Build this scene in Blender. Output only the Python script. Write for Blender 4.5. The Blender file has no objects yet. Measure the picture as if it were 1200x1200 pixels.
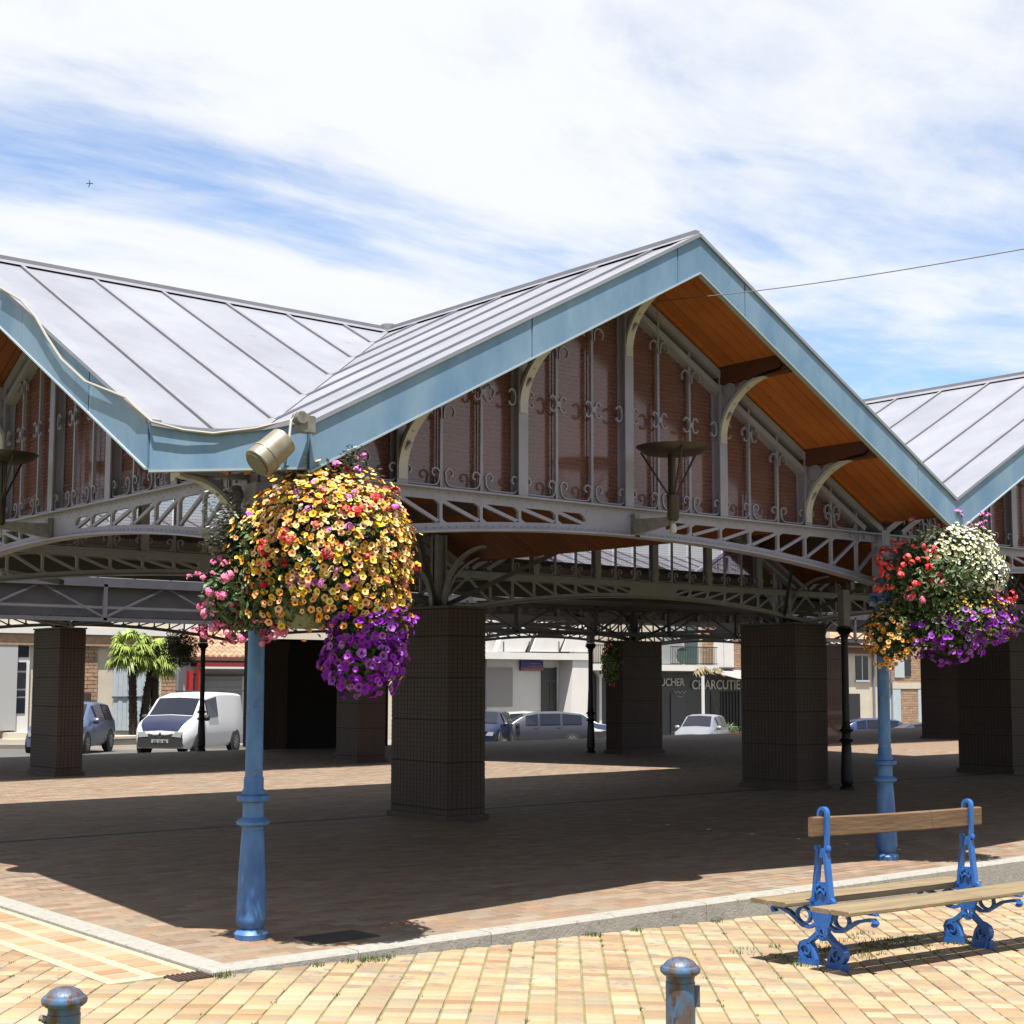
import bpy, math, random
from math import sin, cos, pi, radians, sqrt, atan2
from mathutils import Vector, Matrix
random.seed(7)
C = bpy.context.scene.collection
sc = bpy.context.scene

# ------------------------------------------------------------------ camera
CAM = Vector((-4.4441, -7.7205, 1.5)); YAW = 0.8781; PITCH = 0.0959; ROLL = 0.0022; FPX = 1735.48; PY = 628.98
cd = Vector((cos(YAW)*cos(PITCH), sin(YAW)*cos(PITCH), sin(PITCH)))
cr0 = Vector((sin(YAW), -cos(YAW), 0)); cu0 = cr0.cross(cd)
cr = cr0*cos(ROLL)+cu0*sin(ROLL); cu = -cr0*sin(ROLL)+cu0*cos(ROLL)
cam = bpy.data.cameras.new('camera'); camo = bpy.data.objects.new('camera', cam); C.objects.link(camo)
cam.sensor_width = 36; cam.lens = FPX/1200*36; cam.shift_y = (PY-600)/1200; cam.clip_end = 3000; cam.clip_start = .05
camo.matrix_world = Matrix(((cr.x, cu.x, -cd.x, CAM.x), (cr.y, cu.y, -cd.y, CAM.y), (cr.z, cu.z, -cd.z, CAM.z), (0, 0, 0, 1)))
sc.camera = camo
# ------------------------------------------------------------------ light
SUNV = Vector((.2296, .2492, -1)).normalized()          # way the light travels
SUN_EL = math.asin(-SUNV.z); SUN_AZ = atan2(-SUNV.y, -SUNV.x)
sl = bpy.data.lights.new('sun', 'SUN'); sl.energy = 5.0; sl.angle = radians(.5); sl.color = (1, .955, .88)
so = bpy.data.objects.new('sun', sl); C.objects.link(so); so.rotation_euler = SUNV.to_track_quat('-Z', 'Y').to_euler(); so.location = (-10, -10, 30)
sc.view_settings.view_transform = 'Standard'; sc.view_settings.look = 'None'; sc.view_settings.gamma = 1; sc.view_settings.exposure = 1.42
try: sc.view_settings.use_curve_mapping = False
except Exception: pass
w = bpy.data.worlds.new('World'); sc.world = w; w.use_nodes = True
def build_world():
    nt = w.node_tree; N = nt.nodes; Lk = nt.links; N.clear()
    out = N.new('ShaderNodeOutputWorld'); bg = N.new('ShaderNodeBackground'); bg.inputs[1].default_value = .083
    sky = N.new('ShaderNodeTexSky'); sky.sky_type = 'NISHITA'; sky.sun_disc = False; sky.sun_elevation = SUN_EL
    sky.sun_rotation = pi/2-SUN_AZ; sky.air_density = 1.0; sky.dust_density = .6; sky.ozone_density = 1.5
    tc = N.new('ShaderNodeTexCoord'); sep = N.new('ShaderNodeSeparateXYZ'); Lk.new(tc.outputs['Generated'], sep.inputs[0])
    def m(op, a, b=None, c=None, cl=False):
        n = N.new('ShaderNodeMath'); n.operation = op; n.use_clamp = cl
        for i, v in enumerate((a, b, c)):
            if v is None: continue
            if isinstance(v, (int, float)): n.inputs[i].default_value = v
            else: Lk.new(v, n.inputs[i])
        return n.outputs[0]
    zz = m('MAXIMUM', sep.outputs[2], .02); zz = m('ADD', zz, .12)
    u_ = m('DIVIDE', sep.outputs[0], zz); v_ = m('DIVIDE', sep.outputs[1], zz)
    cmb = N.new('ShaderNodeCombineXYZ'); Lk.new(u_, cmb.inputs[0]); Lk.new(v_, cmb.inputs[1])
    mp = N.new('ShaderNodeMapping'); Lk.new(cmb.outputs[0], mp.inputs[0]); mp.inputs['Rotation'].default_value = (0, 0, radians(80)); mp.inputs['Scale'].default_value = (.55, 1.0, 1); mp.inputs['Location'].default_value = (4.2, 1.7, 0)
    n1 = N.new('ShaderNodeTexNoise'); Lk.new(mp.outputs[0], n1.inputs[0]); n1.inputs['Scale'].default_value = 1.0; n1.inputs['Detail'].default_value = 9; n1.inputs['Roughness'].default_value = .6; n1.inputs['Distortion'].default_value = .5
    n2 = N.new('ShaderNodeTexNoise'); Lk.new(mp.outputs[0], n2.inputs[0]); n2.inputs['Scale'].default_value = 6; n2.inputs['Detail'].default_value = 6; n2.inputs['Roughness'].default_value = .6; n2.inputs['Distortion'].default_value = .4
    s = m('MULTIPLY', n2.outputs[0], .25); s = m('ADD', n1.outputs[0], s)
    rp = N.new('ShaderNodeMapRange'); rp.interpolation_type = 'SMOOTHSTEP'; Lk.new(s, rp.inputs[0]); rp.inputs[1].default_value = .42; rp.inputs[2].default_value = .70
    rp.inputs[3].default_value = .10; rp.inputs[4].default_value = 1
    hs = N.new('ShaderNodeHueSaturation'); hs.inputs['Saturation'].default_value = 1.22; hs.inputs['Hue'].default_value = .505; hs.inputs['Value'].default_value = .95; Lk.new(sky.outputs[0], hs.inputs['Color'])
    mx = N.new('ShaderNodeMix'); mx.data_type = 'RGBA'; Lk.new(rp.outputs[0], mx.inputs[0]); Lk.new(hs.outputs[0], mx.inputs[6]); mx.inputs[7].default_value = (4.35, 4.45, 4.6, 1)
    Lk.new(mx.outputs[2], bg.inputs[0]); Lk.new(bg.outputs[0], out.inputs[0])
build_world()
sc.cycles.max_bounces = 8; sc.cycles.diffuse_bounces = 1; sc.cycles.transparent_max_bounces = 24; sc.cycles.glossy_bounces = 3

# ------------------------------------------------------------------ helpers
def at(x, y, axis, c):
    """world point where the photograph's pixel meets the plane axis = c"""
    q = cd*FPX+cr*(x-600)+cu*(PY-y); t = (c-CAM[axis])/q[axis]; return CAM+q*t
def ground(x, y):
    if x < -.6: return -.02
    return -.02-.027*(x+.6)-.0075*max(0, y+.7)

MATS = {}
ALB = .345      # overall albedo level that goes with the exposure above
def mat(name, col, rough=.7, metal=0, col2=None, scale=8, bump=0, island=0, spots=None, spot_scale=6, spot_lvl=.6, stretch=(1, 1, 1), spec=.5, emit=None, coat=0, bscale=None, detail=5, hue=0):
    if name in MATS: return MATS[name]
    m = bpy.data.materials.new(name); MATS[name] = m; m.use_nodes = True
    nt = m.node_tree; N = nt.nodes; Lk = nt.links; b = N['Principled BSDF']
    col = tuple(v*ALB for v in col); col2 = tuple(v*ALB for v in col2) if col2 else None; spots = tuple(v*ALB for v in spots) if spots else None
    b.inputs['Roughness'].default_value = rough; b.inputs['Metallic'].default_value = metal
    b.inputs['Specular IOR Level'].default_value = spec; b.inputs['Coat Weight'].default_value = coat
    b.inputs['Base Color'].default_value = (*col, 1)
    tc = N.new('ShaderNodeTexCoord'); mp = N.new('ShaderNodeMapping'); Lk.new(tc.outputs['Object'], mp.inputs[0]); mp.inputs['Scale'].default_value = stretch
    cur = None
    def rgbmix(f, a, bb, t='MIX'):
        x = N.new('ShaderNodeMix'); x.data_type = 'RGBA'; x.blend_type = t
        if isinstance(f, (int, float)): x.inputs[0].default_value = f
        else: Lk.new(f, x.inputs[0])
        for i, v in ((6, a), (7, bb)):
            if isinstance(v, tuple): x.inputs[i].default_value = (*v[:3], 1)
            else: Lk.new(v, x.inputs[i])
        return x.outputs[2]
    cur = tuple(col)
    if col2 is not None:
        n = N.new('ShaderNodeTexNoise'); Lk.new(mp.outputs[0], n.inputs[0]); n.inputs['Scale'].default_value = scale; n.inputs['Detail'].default_value = detail; n.inputs['Roughness'].default_value = .62
        r = N.new('ShaderNodeMapRange'); Lk.new(n.outputs[0], r.inputs[0]); r.inputs[1].default_value = .34; r.inputs[2].default_value = .66
        cur = rgbmix(r.outputs[0], cur, tuple(col2))
    if island:
        g = N.new('ShaderNodeNewGeometry'); oi = N.new('ShaderNodeObjectInfo')
        a = N.new('ShaderNodeMath'); a.operation = 'ADD'; Lk.new(g.outputs['Random Per Island'], a.inputs[0]); Lk.new(oi.outputs['Random'], a.inputs[1])
        f = N.new('ShaderNodeMath'); f.operation = 'FRACT'; Lk.new(a.outputs[0], f.inputs[0])
        r = N.new('ShaderNodeMapRange'); Lk.new(f.outputs[0], r.inputs[0]); r.inputs[3].default_value = 1-island; r.inputs[4].default_value = 1+island*.6
        hs = N.new('ShaderNodeHueSaturation'); Lk.new(r.outputs[0], hs.inputs['Value'])
        if hue:
            f2 = N.new('ShaderNodeMath'); f2.operation = 'MULTIPLY'; Lk.new(f.outputs[0], f2.inputs[0]); f2.inputs[1].default_value = 7.31
            f3 = N.new('ShaderNodeMath'); f3.operation = 'FRACT'; Lk.new(f2.outputs[0], f3.inputs[0])
            r2 = N.new('ShaderNodeMapRange'); Lk.new(f3.outputs[0], r2.inputs[0]); r2.inputs[3].default_value = .5-hue; r2.inputs[4].default_value = .5+hue
            Lk.new(r2.outputs[0], hs.inputs['Hue'])
            r3 = N.new('ShaderNodeMapRange'); Lk.new(f3.outputs[0], r3.inputs[0]); r3.inputs[3].default_value = 1.15; r3.inputs[4].default_value = .75
            Lk.new(r3.outputs[0], hs.inputs['Saturation'])
        if isinstance(cur, tuple): hs.inputs['Color'].default_value = (*cur, 1)
        else: Lk.new(cur, hs.inputs['Color'])
        cur = hs.outputs[0]
    if spots is not None:
        n = N.new('ShaderNodeTexNoise'); Lk.new(mp.outputs[0], n.inputs[0]); n.inputs['Scale'].default_value = spot_scale; n.inputs['Detail'].default_value = 7; n.inputs['Roughness'].default_value = .7
        r = N.new('ShaderNodeMapRange'); Lk.new(n.outputs[0], r.inputs[0]); r.inputs[1].default_value = spot_lvl; r.inputs[2].default_value = spot_lvl+.05
        cur = rgbmix(r.outputs[0], cur, tuple(spots))
    if not isinstance(cur, tuple): Lk.new(cur, b.inputs['Base Color'])
    if bump:
        n = N.new('ShaderNodeTexNoise'); Lk.new(mp.outputs[0], n.inputs[0]); n.inputs['Scale'].default_value = bscale or scale*4; n.inputs['Detail'].default_value = 4
        bp = N.new('ShaderNodeBump'); bp.inputs['Strength'].default_value = bump; bp.inputs['Distance'].default_value = .01; Lk.new(n.outputs[0], bp.inputs['Height']); Lk.new(bp.outputs[0], b.inputs['Normal'])
    if emit: b.inputs['Emission Color'].default_value = (*emit, 1); b.inputs['Emission Strength'].default_value = 1
    return m

class MB:
    def __init__(s): s.v = []; s.f = []; s.mi = []; s.cur = 0; s.sm = []; s.smooth = False
    def face(s, *idx): s.f.append(tuple(idx)); s.mi.append(s.cur); s.sm.append(s.smooth)
    def verts(s, pts): b = len(s.v); s.v.extend([tuple(p) for p in pts]); return b
    def hexa(s, P):      # 8 points: 0-3 bottom ring, 4-7 top ring
        b = s.verts(P)
        for q in ((3, 2, 1, 0), (4, 5, 6, 7), (0, 1, 5, 4), (1, 2, 6, 5), (2, 3, 7, 6), (3, 0, 4, 7)): s.face(*[b+i for i in q])
        return s
    def box(s, x0, x1, y0, y1, z0, z1):
        if x0 > x1: x0, x1 = x1, x0
        if y0 > y1: y0, y1 = y1, y0
        if z0 > z1: z0, z1 = z1, z0
        return s.hexa([(x0, y0, z0), (x1, y0, z0), (x1, y1, z0), (x0, y1, z0), (x0, y0, z1), (x1, y0, z1), (x1, y1, z1), (x0, y1, z1)])
    def bevbox(s, x0, x1, y0, y1, z0, z1, b):   # box with chamfered top edge, no bottom
        i = s.verts([(x0, y0, z0), (x1, y0, z0), (x1, y1, z0), (x0, y1, z0), (x0, y0, z1-b), (x1, y0, z1-b), (x1, y1, z1-b), (x0, y1, z1-b), (x0+b, y0+b, z1), (x1-b, y0+b, z1), (x1-b, y1-b, z1), (x0+b, y1-b, z1)])
        for q in ((0, 1, 5, 4), (1, 2, 6, 5), (2, 3, 7, 6), (3, 0, 4, 7), (4, 5, 9, 8), (5, 6, 10, 9), (6, 7, 11, 10), (7, 4, 8, 11), (8, 9, 10, 11)): s.face(*[i+k for k in q])
        return s
    def beam(s, p, q, w, h, up=(0, 0, 1)):
        p = Vector(p); q = Vector(q); d = (q-p).normalized(); u = Vector(up); sd = d.cross(u)
        if sd.length < 1e-4: sd = d.cross(Vector((1, 0, 0)))
        sd.normalize(); u = sd.cross(d).normalized(); a = sd*w/2; b = u*h/2
        return s.hexa([p-a-b, q-a-b, q+a-b, p+a-b, p-a+b, q-a+b, q+a+b, p+a+b])
    def sweep(s, pts, prof, up=(0, 0, 1), closed=True, side=None):
        """prof: list of (a,b) offsets along side and up"""
        n = len(prof); base = len(s.v); pts = [Vector(p) for p in pts]
        for i, p in enumerate(pts):
            d = (pts[min(i+1, len(pts)-1)]-pts[max(i-1, 0)]).normalized()
            if side is not None: sd = Vector(side); u = sd.cross(d).normalized()
            else:
                sd = d.cross(Vector(up)); sd = sd.normalized() if sd.length > 1e-4 else Vector((1, 0, 0)); u = sd.cross(d).normalized()
            for a, b in prof: s.v.append(tuple(p+sd*a+u*b))
        for i in range(len(pts)-1):
            for k in range(n):
                s.face(base+i*n+k, base+i*n+(k+1) % n, base+(i+1)*n+(k+1) % n, base+(i+1)*n+k)
        s.face(*[base+k for k in range(n)][::-1]); s.face(*[base+(len(pts)-1)*n+k for k in range(n)])
        return s
    def tube(s, pts, r, n=8, r2=None):
        m = len(pts); base = len(s.v); pts = [Vector(p) for p in pts]; o = s.smooth; s.smooth = True
        for i, p in enumerate(pts):
            d = (pts[min(i+1, m-1)]-pts[max(i-1, 0)]).normalized(); up = Vector((0, 0, 1)) if abs(d.z) < .95 else Vector((1, 0, 0))
            sd = d.cross(up).normalized(); u = sd.cross(d); rr = r if r2 is None else r+(r2-r)*i/(m-1)
            for k in range(n): a = 2*pi*k/n; s.v.append(tuple(p+sd*cos(a)*rr+u*sin(a)*rr))
        for i in range(m-1):
            for k in range(n): s.face(base+i*n+k, base+i*n+(k+1) % n, base+(i+1)*n+(k+1) % n, base+(i+1)*n+k)
        s.smooth = False; s.face(*[base+k for k in range(n)][::-1]); s.face(*[base+(m-1)*n+k for k in range(n)]); s.smooth = o
        return s
    def lathe(s, prof, n=20, c=(0, 0, 0), axis='z', flute=0):
        base = len(s.v); o = s.smooth; s.smooth = True
        for r, z in prof:
            for k in range(n):
                a = 2*pi*k/n; rr = r*(1-flute*(k % 2)) if r > .05 else r
                if axis == 'z': p = (c[0]+rr*cos(a), c[1]+rr*sin(a), c[2]+z)
                else: p = (c[0]+rr*cos(a), c[1]+z, c[2]+rr*sin(a))
                s.v.append(p)
        for i in range(len(prof)-1):
            for k in range(n): s.face(base+i*n+k, base+i*n+(k+1) % n, base+(i+1)*n+(k+1) % n, base+(i+1)*n+k)
        s.smooth = False; s.face(*[base+k for k in range(n)][::-1]); s.face(*[base+(len(prof)-1)*n+k for k in range(n)]); s.smooth = o
        return s
    def prism(s, poly, O, U, V, W):      # polygon (u,v) extruded from O by vector W
        O, U, V, W = Vector(O), Vector(U), Vector(V), Vector(W); n = len(poly)
        a = s.verts([O+U*p[0]+V*p[1] for p in poly]); b = s.verts([O+U*p[0]+V*p[1]+W for p in poly])
        s.face(*[a+i for i in range(n)]); s.face(*[b+i for i in range(n)][::-1])
        for i in range(n): s.face(a+i, b+i, b+(i+1) % n, a+(i+1) % n)
        return s
    def data(s, name, mats, sharp=None, flip_fix=True):
        me = bpy.data.meshes.new(name); me.from_pydata(s.v, [], s.f); me.update()
        for m in (mats if isinstance(mats, (list, tuple)) else [mats]): me.materials.append(m)
        me.polygons.foreach_set('material_index', s.mi); me.polygons.foreach_set('use_smooth', [bool(x) for x in s.sm])
        if any(s.sm): me.set_sharp_from_angle(angle=radians(40))
        return me
    def obj(s, name, mats, parent=None, **k): return link(name, s.data(name, mats), parent, **k)

def link(name, data, parent=None, loc=None, rot=None, label=None, cat=None, group=None, kind=None, scale=None, mtx=None):
    o = bpy.data.objects.new(name, data); C.objects.link(o)
    if parent is not None: o.parent = parent
    if mtx is not None: o.matrix_local = mtx
    if loc is not None: o.location = loc
    if rot is not None: o.rotation_euler = rot
    if scale is not None: o.scale = scale
    tag(o, label, cat, group, kind); return o
def tag(o, label=None, cat=None, group=None, kind=None):
    if label: o['label'] = label
    if cat: o['category'] = cat
    if group: o['group'] = group
    if kind: o['kind'] = kind
    return o
def empty(name, loc, label, cat, group=None, rz=0): return link(name, None, None, loc=loc, rot=(0, 0, rz), label=label, cat=cat, group=group)
def clip(poly, f):     # keep f(p)>=0 ; f linear
    out = []
    for i in range(len(poly)):
        p, q = poly[i], poly[(i+1) % len(poly)]; a, b = f(p), f(q)
        if a >= 0: out.append(p)
        if a*b < 0: t = a/(a-b); out.append((p[0]+(q[0]-p[0])*t, p[1]+(q[1]-p[1])*t))
    return out
def strip(poly, u0, u1): return clip(clip(poly, lambda p: p[0]-u0), lambda p: u1-p[0])
def area(poly): return abs(sum(poly[i][0]*poly[(i+1) % len(poly)][1]-poly[(i+1) % len(poly)][0]*poly[i][1] for i in range(len(poly))))/2 if len(poly) > 2 else 0

# ------------------------------------------------------------------ materials
M_zinc = mat('zinc_sheet', (.54, .565, .66), .5, .1, (.42, .44, .53), 1.3, .2, bscale=12, island=.07, spots=(.40, .40, .46), spot_scale=3, spot_lvl=.64, stretch=(1, 1, .5))
M_zincd = mat('zinc_roll', (.50, .50, .57), .5, .1, (.42, .42, .49), 4)
M_fascia = mat('patinated_fascia', (.19, .39, .66), .5, .05, (.36, .57, .80), 3.5, .1, stretch=(1, 1, .35), spots=(.46, .66, .74), spot_scale=5, spot_lvl=.64)
M_drip = mat('pale_drip_edge', (.62, .74, .80), .4)
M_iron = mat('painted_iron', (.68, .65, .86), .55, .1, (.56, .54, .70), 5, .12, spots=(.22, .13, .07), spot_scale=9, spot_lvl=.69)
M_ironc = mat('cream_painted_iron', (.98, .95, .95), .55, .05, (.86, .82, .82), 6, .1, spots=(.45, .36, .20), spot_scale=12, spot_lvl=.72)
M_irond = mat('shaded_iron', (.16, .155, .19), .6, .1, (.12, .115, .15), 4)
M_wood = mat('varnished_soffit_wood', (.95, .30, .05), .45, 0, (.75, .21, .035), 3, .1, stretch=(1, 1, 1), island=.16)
M_woodi = mat('shaded_soffit_wood', (.50, .15, .04), .6, 0, (.38, .11, .03), 3, .1, island=.16)  # same boards inside the hall, with the shade put into their colour
M_woodd = mat('dark_red_timber', (.20, .055, .02), .6, 0, (.15, .04, .015), 5)
M_tile = mat('pillar_tile', (.12, .062, .044), .6, 0, (.09, .047, .035), 2)
M_tilej = mat('pillar_joint', (.06, .042, .034), .9)
M_kerb = mat('granite_kerb', (.66, .64, .58), .9, 0, (.54, .52, .47), 16, .4, spots=(.38, .35, .30), spot_scale=11, spot_lvl=.60)
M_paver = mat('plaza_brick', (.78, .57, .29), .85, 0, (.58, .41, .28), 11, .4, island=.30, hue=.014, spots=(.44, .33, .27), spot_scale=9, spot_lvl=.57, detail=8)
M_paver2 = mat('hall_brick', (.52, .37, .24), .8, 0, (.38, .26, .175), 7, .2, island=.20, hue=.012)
M_joint = mat('mossy_joint', (.50, .44, .20), .95, 0, (.26, .30, .08), 9, .3)
M_jointp = mat('sand_joint', (.33, .26, .17), .95, 0, (.25, .19, .12), 9)
M_asph = mat('asphalt_road', (.20, .19, .185), .9, 0, (.15, .145, .14), 3, .2)
M_grass = mat('weed_green', (.13, .22, .03), .8, 0, (.20, .26, .05), 10)
M_leaf = mat('basket_leaf', (.07, .15, .025), .6, 0, (.13, .22, .05), 30, island=.4)
M_silver = mat('silver_leaf', (.42, .47, .38), .7, 0, (.55, .58, .50), 30, island=.2)
M_blue = mat('blue_column_paint', (.06, .22, .66), .5, .05, (.17, .44, .90), 7, .12, spots=(.58, .50, .34), spot_scale=8, spot_lvl=.60, stretch=(1, 1, .45))
M_blueb = mat('blue_bench_paint', (.03, .20, .78), .38, .05, (.045, .27, .88), 8, .06)
M_rust = mat('worn_blue_rust', (.08, .30, .62), .45, .1, (.22, .13, .08), 22, .3, detail=9, spots=(.18, .09, .05), spot_scale=30, spot_lvl=.54, stretch=(1, 1, .35))
M_bwood = mat('bench_timber', (.22, .11, .055), .7, 0, (.36, .21, .11), 14, .35, stretch=(.12, 1, 1))
M_bwood2 = mat('bench_seat_timber', (.50, .39, .22), .75, 0, (.34, .24, .13), 14, .35, stretch=(.12, 1, 1))
M_darkcol = mat('dark_iron_column', (.01, .012, .03), .5, .2, (.03, .03, .045), 5)
M_black = mat('black_rubber', (.02, .02, .022), .7)
M_cream = mat('cream_render', (1.25, 1.12, .92), .9, 0, (1.1, .98, .8), 1.2, .1)
M_white = mat('white_render', (1.42, 1.38, 1.34), .85, 0, (1.3, 1.26, 1.22), 1.0)
M_brick = mat('house_brick', (.72, .40, .24), .9, 0, (.9, .62, .42), 6, .1, island=.2)
M_mortar = mat('lime_mortar', (1.1, .97, .8), .9, 0, (.9, .78, .64), 3)
M_terra = mat('terracotta_tile', (.75, .38, .22), .85, 0, (.95, .62, .40), 5, island=.25)
M_shut = mat('pale_blue_shutter', (.95, 1.08, 1.18), .6, 0, (.85, .98, 1.08), 3)
M_dark = mat('charcoal_shopfront', (.035, .037, .045), .5, 0, (.05, .05, .06), 2)
M_winglass = mat('dark_window_glass', (.025, .03, .05), .12, 0, spec=.35)
M_letter = mat('cream_letter', (.75, .72, .64), .6)
M_red = mat('red_awning', (.45, .02, .04), .7)
M_redb = mat('bright_red_paint', (.75, .03, .03), .5)
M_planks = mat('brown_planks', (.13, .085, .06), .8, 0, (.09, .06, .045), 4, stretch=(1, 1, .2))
M_concrete = mat('grey_canopy_sheet', (.22, .21, .235), .7, .1, (.17, .165, .19), 3)

def glass_mat(name, opaque, wire):
    m = bpy.data.materials.new(name); m.use_nodes = True; nt = m.node_tree; N = nt.nodes; Lk = nt.links; N.clear()
    out = N.new('ShaderNodeOutputMaterial'); tc = N.new('ShaderNodeTexCoord'); sep = N.new('ShaderNodeSeparateXYZ'); Lk.new(tc.outputs['Object'], sep.inputs[0])
    def ln(o, sp, wd):
        a = N.new('ShaderNodeMath'); a.operation = 'MULTIPLY'; Lk.new(o, a.inputs[0]); a.inputs[1].default_value = 1/sp
        b = N.new('ShaderNodeMath'); b.operation = 'FRACT'; Lk.new(a.outputs[0], b.inputs[0])
        c = N.new('ShaderNodeMath'); c.operation = 'LESS_THAN'; Lk.new(b.outputs[0], c.inputs[0]); c.inputs[1].default_value = wd; return c.outputs[0]
    g = N.new('ShaderNodeMath'); g.operation = 'MAXIMUM'; Lk.new(ln(sep.outputs[0], .031, .05), g.inputs[0]); Lk.new(ln(sep.outputs[2], .031, .2), g.inputs[1])
    tr = N.new('ShaderNodeBsdfTransparent'); tr.inputs[0].default_value = (.80, .78, .78, 1)
    gl = N.new('ShaderNodeBsdfGlossy'); gl.inputs['Roughness'].default_value = .12; gl.inputs[0].default_value = (.8, .8, .85, 1)
    n = N.new('ShaderNodeTexNoise'); Lk.new(tc.outputs['Object'], n.inputs[0]); n.inputs['Scale'].default_value = 3
    df = N.new('ShaderNodeBsdfDiffuse'); df.inputs[0].default_value = (.15, .068, .058, 1)
    m1 = N.new('ShaderNodeMixShader'); m1.inputs[0].default_value = opaque; Lk.new(tr.outputs[0], m1.inputs[1]); Lk.new(df.outputs[0], m1.inputs[2])
    m2 = N.new('ShaderNodeMixShader'); m2.inputs[0].default_value = .07; Lk.new(m1.outputs[0], m2.inputs[1]); Lk.new(gl.outputs[0], m2.inputs[2])
    wr = N.new('ShaderNodeBsdfDiffuse'); wr.inputs[0].default_value = (.14, .12, .14, 1)
    m3 = N.new('ShaderNodeMixShader'); sc_ = N.new('ShaderNodeMath'); sc_.operation = 'MULTIPLY'; sc_.inputs[1].default_value = wire; Lk.new(g.outputs[0], sc_.inputs[0]); Lk.new(sc_.outputs[0], m3.inputs[0]); Lk.new(m2.outputs[0], m3.inputs[1]); Lk.new(wr.outputs[0], m3.inputs[2])
    Lk.new(m3.outputs[0], out.inputs[0]); return m
M_glass = glass_mat('ribbed_wired_glass', .66, .32); M_glass2 = glass_mat('clear_wired_glass', .06, .25)

# ------------------------------------------------------------------ the hall: dimensions
L = 6.069; O = .732; ZR = 4.60; K = .535; CA = -.12; CB = -.06
ZT = 2.744                    # top of the lattice girders
TH = .20                      # roof build-up
FH = .265                     # fascia height
YB = 5.75                     # row of pillars behind the front
YBACK = 6.45                  # back edge of the front roofs
def zroof(d): return ZR-K*d
hall = empty('market_hall', (0, 0, 0), 'open market hall with pointed zinc roofs, blue fascias and white lattice ironwork', 'market hall')

# ---- roof slopes
SEAM = .572
def roof_slope(Opt, U, V, poly, seams_from, detail=True, boards=True, board_front=None):
    """Opt point on ridge, U along ridge (unit), V down the slope (unit), poly in (u,v)"""
    Opt, U, V = Vector(Opt), Vector(U), Vector(V); Nn = U.cross(V)
    if Nn.z < 0: Nn = -Nn
    us = [p[0] for p in poly]; u0, u1 = min(us), max(us)
    cuts = []; c = seams_from
    while c > u0: c -= SEAM
    while c < u1:
        if c > u0+.04 and c < u1-.04: cuts.append(c)
        c += SEAM
    ed = [u0]+cuts+[u1]
    for i in range(len(ed)-1):
        g = .021  # gap bares the dark deck, drawing shadow lines beside the seams
        pl = strip(poly, ed[i]+g, ed[i+1]-g)
        if area(pl) < .002: continue
        MB().prism(pl, Opt, U, V, -Nn*.02).obj('roof_panel', M_zinc, hall)
    for c in cuts:
        seg = strip(poly, c-.001, c+.001)
        if len(seg) < 3: continue
        vs = [p[1] for p in seg]; a, b = min(vs)+.05, max(vs)-.015
        if b-a < .1: continue
        mb = MB(); mb.sweep([Opt+U*c+V*a, Opt+U*c+V*b], [(-.015, -.015), (.015, -.015), (.013, .036), (-.013, .036)], side=U if (Nn.dot(U.cross(V)) < 0) else -U)
        mb.obj('seam_roll', M_zincd, hall)
    # under-structure: a solid deck just under the sheets and the boarded soffit below it
    MB().prism(poly, Opt-Nn*.022, U, V, -Nn*.10).obj('roof_deck', M_woodd, hall)
    # soffit boards
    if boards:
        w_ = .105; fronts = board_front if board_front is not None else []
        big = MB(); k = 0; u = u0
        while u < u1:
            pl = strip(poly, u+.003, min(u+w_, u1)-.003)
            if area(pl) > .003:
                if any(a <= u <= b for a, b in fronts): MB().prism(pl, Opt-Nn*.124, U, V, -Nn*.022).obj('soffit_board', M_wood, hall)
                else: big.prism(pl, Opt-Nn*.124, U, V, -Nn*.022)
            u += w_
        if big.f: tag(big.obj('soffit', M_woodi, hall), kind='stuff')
def mk(ridge0, ridgedir, down):     # helper vectors: horizontal 'down' dir -> slope vector
    d = Vector(down).normalized(); V = Vector((d.x, d.y, -K)).normalized(); return Vector(ridge0), Vector(ridgedir), V
SL = sqrt(1+K*K)                      # slope length per horizontal metre
h = L/2
# corner bay: cross gable on the left half
def uv(points, O_, U, V):     # plan (x,y) -> (u,v) on the plane
    out = []
    for x, y in points:
        dx, dy = x-O_[0], y-O_[1]; u = dx*U[0]+dy*U[1]; vv = (dx*V[0]+dy*V[1])/sqrt(V[0]**2+V[1]**2)*SL; out.append((u, vv))
    return out
dg = -.385
S1 = [(-O, h), (h, h), (dg, dg), (-O, CB)]
S2 = [(h, h), (h, -O), (CA, -O), (dg, dg)]
a, b, c_ = mk((h, h, ZR), (1, 0, 0), (0, -1, 0)); roof_slope(a, b, c_, uv(S1, a, b, c_), 0.05, board_front=[(-O-h-.1, -h+.2)])
a, b, c_ = mk((h, h, ZR), (0, 1, 0), (-1, 0, 0)); roof_slope(a, b, c_, uv(S2, a, b, c_), 0.03, board_front=[(-O-h-.1, -h+.05)])
S3 = [(x, 2*h-y) for x, y in S1]; S4 = [(h, h), (h, YBACK), (CA, YBACK), (dg, 2*h-dg)]
a, b, c_ = mk((h, h, ZR), (1, 0, 0), (0, 1, 0)); roof_slope(a, b, c_, uv(S3, a, b, c_), 0.05)
a, b, c_ = mk((h, h, ZR), (0, 1, 0), (-1, 0, 0)); roof_slope(a, b, c_, uv(S4, a, b, c_), 0.03)
a, b, c_ = mk((h, h, ZR), (0, 1, 0), (1, 0, 0)); roof_slope(a, b, c_, uv([(h, -O), (L, -O), (L, YBACK), (h, YBACK)], a, b, c_), 0.03, board_front=[(-O-h-.1, -h+.05)])
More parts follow.
